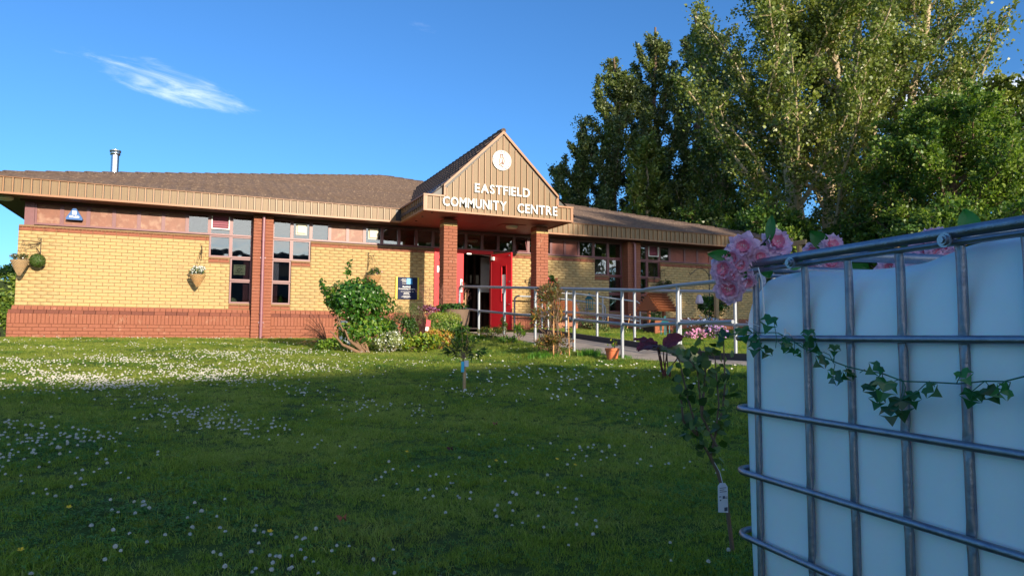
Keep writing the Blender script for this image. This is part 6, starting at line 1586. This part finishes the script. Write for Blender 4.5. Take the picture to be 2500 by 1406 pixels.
farg = thing('blossom_garland', (6.0, -15.4, .32), 'pink silk blossoms and leaves along the far rail, seen over the white tank', 'garland', 'pink blossom garlands')
FB = [((6.037, -15.066, .500), .05), ((6.024, -15.18, .515), .05), ((6.024, -15.177, .440), .06), ((6.04, -15.038, .460), .05), ((5.972, -15.618, .425), .055), ((5.965, -15.68, .440), .075), ((5.96, -15.722, .412), .07), ((5.968, -15.652, .395), .065), ((5.988, -15.484, .39), .045), ((5.978, -15.571, .395), .05), ((5.955, -15.75, .385), .06), ((5.955, -15.70, .47), .05)]
for i, (c, R_) in enumerate(FB): c = (c[0], c[1], c[2] - .012); blossom(c, cam_dir(c) + V3((rng.normal() * .3, 0, rng.uniform(0, .5))), R_, 530 + i, farg)
for i, (c, d) in enumerate((((6.02, -15.17, .49), -rt__ * .6 + upv * .6), ((6.04, -15.06, .455), rt__ - upv * .1), ((5.99, -15.54, .47), rt__ * .4 - upv * .5), ((5.97, -15.63, .42), rt__ - upv * .2), ((6.02, -15.20, .455), rt__ + upv * .1), ((6.01, -15.26, .44), rt__ * .7 - upv * .3), ((5.93, -15.86, .44), upv - rt__ * .3))): silk_leaf(c, d, cam_dir(c), .115, .07, farg, 20 + i)
b = MB(); b.tube([(6.05, -14.95, .44), (6.03, -15.1, .46), (6.0, -15.3, .42), (5.98, -15.5, .40), (5.96, -15.75, .41), (5.94, -15.95, .40)], .003, 6); b.build('wire', m_black, farg)
# ================================================================== GRASS, CLOVER, DAISIES
def src(name, V, F, m):
    me = bpy.data.meshes.new(name); me.from_pydata([tuple(v) for v in V], [], [tuple(f) for f in F]); me.materials.append(m); me.update()
    return bpy.data.objects.new(name, me)
def blades(n, h, spread, w, seed, lean=.5):
    r2 = np.random.default_rng(seed); V = []; F = []
    for i in range(n):
        bx_, by_ = r2.uniform(-1, 1, 2) * spread; a = r2.uniform(0, 2 * PI); l = h * r2.uniform(.45, 1.25); ln = lean * l * r2.uniform(.2, 1.4); c_, s_ = math.cos(a), math.sin(a); ww = w * r2.uniform(.7, 1.3); b0 = len(V)
        tw = r2.uniform(0, PI); tx, ty = math.cos(tw), math.sin(tw)
        for f, wf in ((0, 1), (.5, .8)):
            p = (bx_ + c_ * ln * f * f, by_ + s_ * ln * f * f, l * f * (1 - .2 * f))
            V += [(p[0] - tx * ww * wf, p[1] - ty * ww * wf, p[2]), (p[0] + tx * ww * wf, p[1] + ty * ww * wf, p[2])]
        V.append((bx_ + c_ * ln, by_ + s_ * ln, l * .8))
        F += [(b0, b0 + 1, b0 + 3, b0 + 2), (b0 + 2, b0 + 3, b0 + 4)]
    return V, F
def clover_leaves(n, h, spread, sz, seed):
    r2 = np.random.default_rng(seed); V = []; F = []
    for i in range(n):
        cx, cy = r2.uniform(-1, 1, 2) * spread; z = h * r2.uniform(.5, 1.1); a0 = r2.uniform(0, 2 * PI); s_ = sz * r2.uniform(.7, 1.2); tl = r2.normal(size=2) * .35
        for k in range(3):
            a = a0 + k * 2 * PI / 3; b0 = len(V)
            for (u, w_) in ((0, 0), (.7, -.42), (1.0, 0), (.7, .42)):
                x = (u * math.cos(a) - w_ * math.sin(a)) * s_; y = (u * math.sin(a) + w_ * math.cos(a)) * s_; V.append((cx + x, cy + y, z + x * tl[0] + y * tl[1]))
            F.append((b0, b0 + 1, b0 + 2, b0 + 3))
    return V, F
m_g = mat('grass_blade', (.20, .275, .036), (.29, .335, .055), rough=.55, isl=.28, trans=.45, spec=.3, c3=(.38, .37, .10), c3scale=1.3, c3lo=.52, c3hi=.74)
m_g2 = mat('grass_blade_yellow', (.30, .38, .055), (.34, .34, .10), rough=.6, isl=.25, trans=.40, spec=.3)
m_cl = mat('clover_leaf', (.10, .23, .035), (.14, .28, .05), rough=.55, isl=.25, trans=.30, spec=.3)
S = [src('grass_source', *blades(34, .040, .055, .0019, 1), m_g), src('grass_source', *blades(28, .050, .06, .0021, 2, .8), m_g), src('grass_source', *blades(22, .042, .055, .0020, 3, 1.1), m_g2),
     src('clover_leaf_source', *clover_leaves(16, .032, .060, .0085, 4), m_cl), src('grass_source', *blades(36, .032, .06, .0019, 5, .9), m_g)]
def instancer(name, P, S_, idx, scl, rotz, tilt=None, label=None, cat=None):
    n = len(P); me = bpy.data.meshes.new(name); me.vertices.add(n); me.vertices.foreach_set('co', np.asarray(P, np.float32).ravel())
    a = me.attributes.new('idx', 'INT', 'POINT'); a.data.foreach_set('value', np.asarray(idx, np.int32))
    a = me.attributes.new('scl', 'FLOAT', 'POINT'); a.data.foreach_set('value', np.asarray(scl, np.float32))
    R_ = np.zeros((n, 3), np.float32); R_[:, 2] = rotz
    if tilt is not None: R_[:, :2] = tilt
    a = me.attributes.new('rot', 'FLOAT_VECTOR', 'POINT'); a.data.foreach_set('vector', R_.ravel())
    o = link_mesh(name, me); ng = bpy.data.node_groups.new(name, 'GeometryNodeTree')
    ng.interface.new_socket('Geometry', in_out='INPUT', socket_type='NodeSocketGeometry'); ng.interface.new_socket('Geometry', in_out='OUTPUT', socket_type='NodeSocketGeometry')
    N = ng.nodes; L = ng.links; gi = N.new('NodeGroupInput'); go = N.new('NodeGroupOutput'); jn = N.new('GeometryNodeJoinGeometry')
    for s_ in S_[::-1]:
        oi = N.new('GeometryNodeObjectInfo'); oi.inputs['Object'].default_value = s_; g2 = N.new('GeometryNodeGeometryToInstance'); L.new(oi.outputs['Geometry'], g2.inputs[0]); L.new(g2.outputs[0], jn.inputs[0])
    ip = N.new('GeometryNodeInstanceOnPoints'); L.new(gi.outputs[0], ip.inputs['Points']); L.new(jn.outputs[0], ip.inputs['Instance']); ip.inputs['Pick Instance'].default_value = True
    for nm, ty, so in (('idx', 'INT', 'Instance Index'), ('rot', 'FLOAT_VECTOR', 'Rotation'), ('scl', 'FLOAT', 'Scale')):
        na = N.new('GeometryNodeInputNamedAttribute'); na.data_type = ty; na.inputs[0].default_value = nm; L.new(na.outputs[0], ip.inputs[so])
    L.new(ip.outputs[0], go.inputs[0]); md = o.modifiers.new('scatter', 'NODES'); md.node_group = ng
    o['kind'] = 'stuff'
    if label: o['label'] = label
    return o
r_ = np.random.default_rng(900)
def on_path(x, y): 
    return ((x > np.interp(y, [-14, -9, -3, -1.3], [9.40, 9.31, 8.90, 8.68])) & (x < 10.7) & (y < -1.2)) | ((x > 8.6) & (y > -2.4) & (x < 14.6)) | ((x > 11.5) & (y > -1.35))
def in_view(x, y, m=.03):
    ddx, ddy = x - CAM.x, y - CAM.y; Z = ddx * Fh.x + ddy * Fh.y; X = ddx * Rh.x + ddy * Rh.y
    return (Z > 1.0) & (np.abs(X) < Z * (.742 + m) + .25), Z
def scatter(n, x0, x1, y0, y1):
    x = r_.uniform(x0, x1, n); y = r_.uniform(y0, y1, n); v, Z = in_view(x, y)
    tankm = (x > 4.85) & (x < 6.1) & (y > -17.2) & (y < -15.75)
    k = v & ~on_path(x, y) & ~tankm & (y < -.12); return x[k], y[k], Z[k]
x, y, Z = scatter(430000, -9, 22, -16.6, -.1)
keep = r_.uniform(size=len(x)) < np.clip(4.4 / np.maximum(Z, 1), .25, 1) ; x, y, Z = x[keep], y[keep], Z[keep]
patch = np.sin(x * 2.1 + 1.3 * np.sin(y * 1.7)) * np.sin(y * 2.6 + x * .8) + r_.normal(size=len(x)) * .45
patch = patch + 1.6 * np.exp(-((x - 3.75 - (y + 11.4) * .12) / .35) ** 2 - ((y + 11.2) / 1.3) ** 2) + 1.6 * np.exp(-((x - 4.85 - (y + 11.4) * .3) / .45) ** 2 - ((y + 11.2) / 1.4) ** 2)  # two streaks of light across the lawn, put in as yellower grass clumps
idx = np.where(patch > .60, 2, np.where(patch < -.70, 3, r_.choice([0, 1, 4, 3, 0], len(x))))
clump = .80 + .28 * np.sin(x * 5.3 + np.sin(y * 4.1) * 2) * np.sin(y * 6.7 + x) 
scl = clump * r_.uniform(.7, 1.15, len(x)) * np.where((x > 10.7), 1.3, 1.0) * np.clip(1 + (Z - 6) * .02, 1, 1.25)
verge = (x > 7.6) & (x < 9.35) & (y < -2.5); scl = np.where(verge, scl * 1.35, scl)
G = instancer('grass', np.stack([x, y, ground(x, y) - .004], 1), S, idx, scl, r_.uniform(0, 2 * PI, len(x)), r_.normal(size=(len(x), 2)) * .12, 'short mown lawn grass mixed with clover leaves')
print('grass clumps', len(x))
# clover heads, daisies ---------------------------------------------------------
def head_mesh():
    V = []; F = []; r2 = np.random.default_rng(31)
    n = 46
    for i in range(n):
        ph = math.acos(1 - 1.55 * (i + .5) / n); th = i * 2.39996; d = V3((math.sin(ph) * math.cos(th), math.sin(ph) * math.sin(th), math.cos(ph))); a = d.cross(V3((.2, .3, 1))).normalized(); c = a.cross(d)
        b0 = len(V); V += [tuple(d * .45 + a * .20 + V3((0, 0, 0))), tuple(d * .45 - a * .20), tuple(d * .45 + c * .24), tuple(d * 1.02 + V3((0, 0, .10)))]
        F += [(b0, b0 + 2, b0 + 3), (b0 + 2, b0 + 1, b0 + 3), (b0 + 1, b0, b0 + 3)]
    return V, F
m_clf = mat('clover_bloom', (.82, .81, .74), (.72, .68, .60), rough=.8, isl=.12, trans=.2, tcol=(.7, .68, .55))
HV, HF = head_mesh(); HR = .0092
hv = [(v[0] * HR, v[1] * HR, v[2] * HR * .95 + .043) for v in HV]
stv = [(.0011 * math.cos(a), .0011 * math.sin(a), z) for z in (0, .040) for a in (0, 2.1, 4.2)]; stf = [(0, 1, 4, 3), (1, 2, 5, 4), (2, 0, 3, 5)]
def two_mat(name, V1, F1, m1, V2, F2, m2, link=False):
    me = bpy.data.meshes.new(name); me.from_pydata([tuple(v) for v in V1 + V2], [], [tuple(f) for f in F1] + [tuple(i + len(V1) for i in f) for f in F2]); me.materials.append(m1); me.materials.append(m2)
    me.polygons.foreach_set('material_index', [0] * len(F1) + [1] * len(F2)); me.update(); return me
me_clo = two_mat('clover_flower', hv, HF, m_clf, stv, stf, m_cl)
DV = []; DF = []
for k in range(16):
    a = 2 * PI * k / 16; b0 = len(DV); ca, sa = math.cos(a), math.sin(a); DV += [(ca * .003, sa * .003, .046), (ca * .008 - sa * .0018, sa * .008 + ca * .0018, .048), (ca * .0125, sa * .0125, .049), (ca * .008 + sa * .0018, sa * .008 - ca * .0018, .048)]; DF.append((b0, b0 + 1, b0 + 2, b0 + 3))
me_dai = two_mat('daisy', DV, DF, m_fl_w, [(.004 * math.cos(a), .004 * math.sin(a), .047) for a in np.linspace(0, 2 * PI, 9)[:-1]] + [(0, 0, .050)], [(i, (i + 1) % 8, 8) for i in range(8)], mat('daisy_eye', (.75, .50, .02), rough=.7))
def dens(x, y):
    """clover blooms: a dense drift across the left of the lawn, thinner patches towards the camera"""
    band = np.exp(-((y + 8.6 - .10 * (x - 2)) / 1.5) ** 2) * (1 - sst(3.6, 5.6, x)) * 135
    band += np.exp(-((y + 6.6) / 1.2) ** 2) * np.exp(-((x - 4.0) / 1.5) ** 2) * 60
    left = (1 - sst(2.6, 4.6, x)) * sst(-16, -9, y) * (1 - sst(-9, -8, y)) * 200
    nse = np.clip(.5 + .9 * np.sin(x * 2.7 + 1.1) * np.sin(y * 2.3 + x * 1.7 + .5) + .4 * np.sin(x * 6.1) * np.sin(y * 5.3), .02, 2)
    near = 42 * (1 - sst(3.5, 8, x)) + 7
    far = sst(-5.5, -4.5, y) * -.6
    return (band * np.clip(nse + .35, .2, 1.6) + (left + near) * nse ** 2) * (1 + far)
x, y, Z = scatter(420000, -9, 9.3, -16.4, -.2)
area_d = 420000 / (18.3 * 16.2)
k = r_.uniform(size=len(x)) < dens(x, y) / area_d * 1.0; x, y, Z = x[k], y[k], Z[k]
zz = ground(x, y); print('clover', len(x))
order = np.argsort(Z); near_ = order[:290]; rest = order[290:]
for i in near_:
    o = link_mesh('clover_flower', me_clo, None, (float(x[i]), float(y[i]), float(zz[i]) - .002)); s_ = float(r_.uniform(.75, 1.15)); o.scale = (s_, s_, s_ * float(r_.uniform(.8, 1.2))); o.rotation_euler = (float(r_.normal() * .25), float(r_.normal() * .25), float(r_.uniform(0, 6.28)))
    tag(o, 'small white clover flower in the shaded lawn near the camera', 'clover flower', 'clover flowers in the near lawn')
cs_ = bpy.data.objects.new('clover_source', me_clo)
instancer('clover_flowers', np.stack([x, y, zz - .002], 1)[rest], [cs_], np.zeros(len(rest)), r_.uniform(.75, 1.2, len(rest)), r_.uniform(0, 6.28, len(rest)), r_.normal(size=(len(rest), 2)) * .25, 'white clover flowers drifting across the middle and far lawn')
# daisies right of the sapling
n = 150; x = 7.6 + r_.normal(size=n) * .75; y = -10.2 + r_.normal(size=n) * 1.0; k = (x < 9.2); x, y = x[k], y[k]
d2 = bpy.data.objects.new('daisy_source', me_dai); tl = r_.normal(size=(len(x), 2)) * .2; tl[:, 0] += .55
for i in range(len(x)):
    o = link_mesh('daisy', me_dai, None, (float(x[i]), float(y[i]), gz(x[i], y[i]))); s_ = float(r_.uniform(.9, 1.35)); o.scale = (s_, s_, s_); o.rotation_euler = (float(tl[i, 0]), float(tl[i, 1]), 0)
    tag(o, 'white daisy in the lawn near the dark red leaved plant', 'daisy', 'daisies in front of the path')
# buttercups, fallen leaves
m_but = mat('buttercup', (.80, .52, .01), rough=.4)
BV = []; BF = []
for k in range(5):
    a = 2 * PI * k / 5; b0 = len(BV); BV += [(0, 0, .050), (.009 * math.cos(a - .55), .009 * math.sin(a - .55), .056), (.0125 * math.cos(a), .0125 * math.sin(a), .058), (.009 * math.cos(a + .55), .009 * math.sin(a + .55), .056)]; BF.append((b0, b0 + 1, b0 + 2, b0 + 3))
me_but = two_mat('buttercup', BV, BF, m_but, stv, stf, m_cl)
for (x_, y_, w_) in ((2.97, -13.73, 'yellow buttercup in the shaded lawn at the far left, higher of two'), (2.89, -14.21, 'yellow buttercup at the bottom left corner of the lawn'), (5.13, -13.45, 'brightest yellow buttercup, in the lawn below the staked sapling'), (5.52, -13.5, 'yellow buttercup right of the brightest one, upper of a close pair'), (5.56, -13.66, 'yellow buttercup right of the brightest one, lower of a close pair'), (4.67, -13.11, 'yellow buttercup left of the brightest one'), (3.76, -14.32, 'small yellow buttercup near the bottom edge, left of centre')):
    o = link_mesh('buttercup', me_but, None, (x_, y_, gz(x_, y_))); o.scale = (1.1, 1.1, 1.1); o.rotation_euler = (.35, .1, 0); tag(o, w_, 'buttercup', 'buttercups')
for i, (x_, y_, w_) in enumerate(((4.08, -14.23, 'fallen orange brown leaf lying in the grass near the bottom, left of centre'), (5.61, -12.33, 'small fallen brown leaf in the grass below the staked sapling'), (4.99, -13.05, 'dark red fallen leaf among clover in the middle of the lawn'))):
    c = V3((x_, y_, gz(x_, y_) + .045)); b = MB(); V = [c]; r2 = np.random.default_rng(i)
    for k in range(11): a = 2 * PI * k / 11; rr_ = (.026 if k % 2 else .014) * r2.uniform(.8, 1.2); V.append(c + V3((rr_ * math.cos(a), rr_ * math.sin(a), .012 * math.sin(k * 1.7) + .3 * rr_ * math.sin(a))))
    b.add(V, [(0, 1 + k, 1 + (k + 1) % 11) for k in range(11)]); o = b.build('fallen_leaf', [mat('fallen_leaf_orange', (.34, .09, .03), rough=.7), mat('fallen_leaf_brown', (.22, .08, .04), rough=.7), m_lf_red][i]); tag(o, w_, 'fallen leaf')
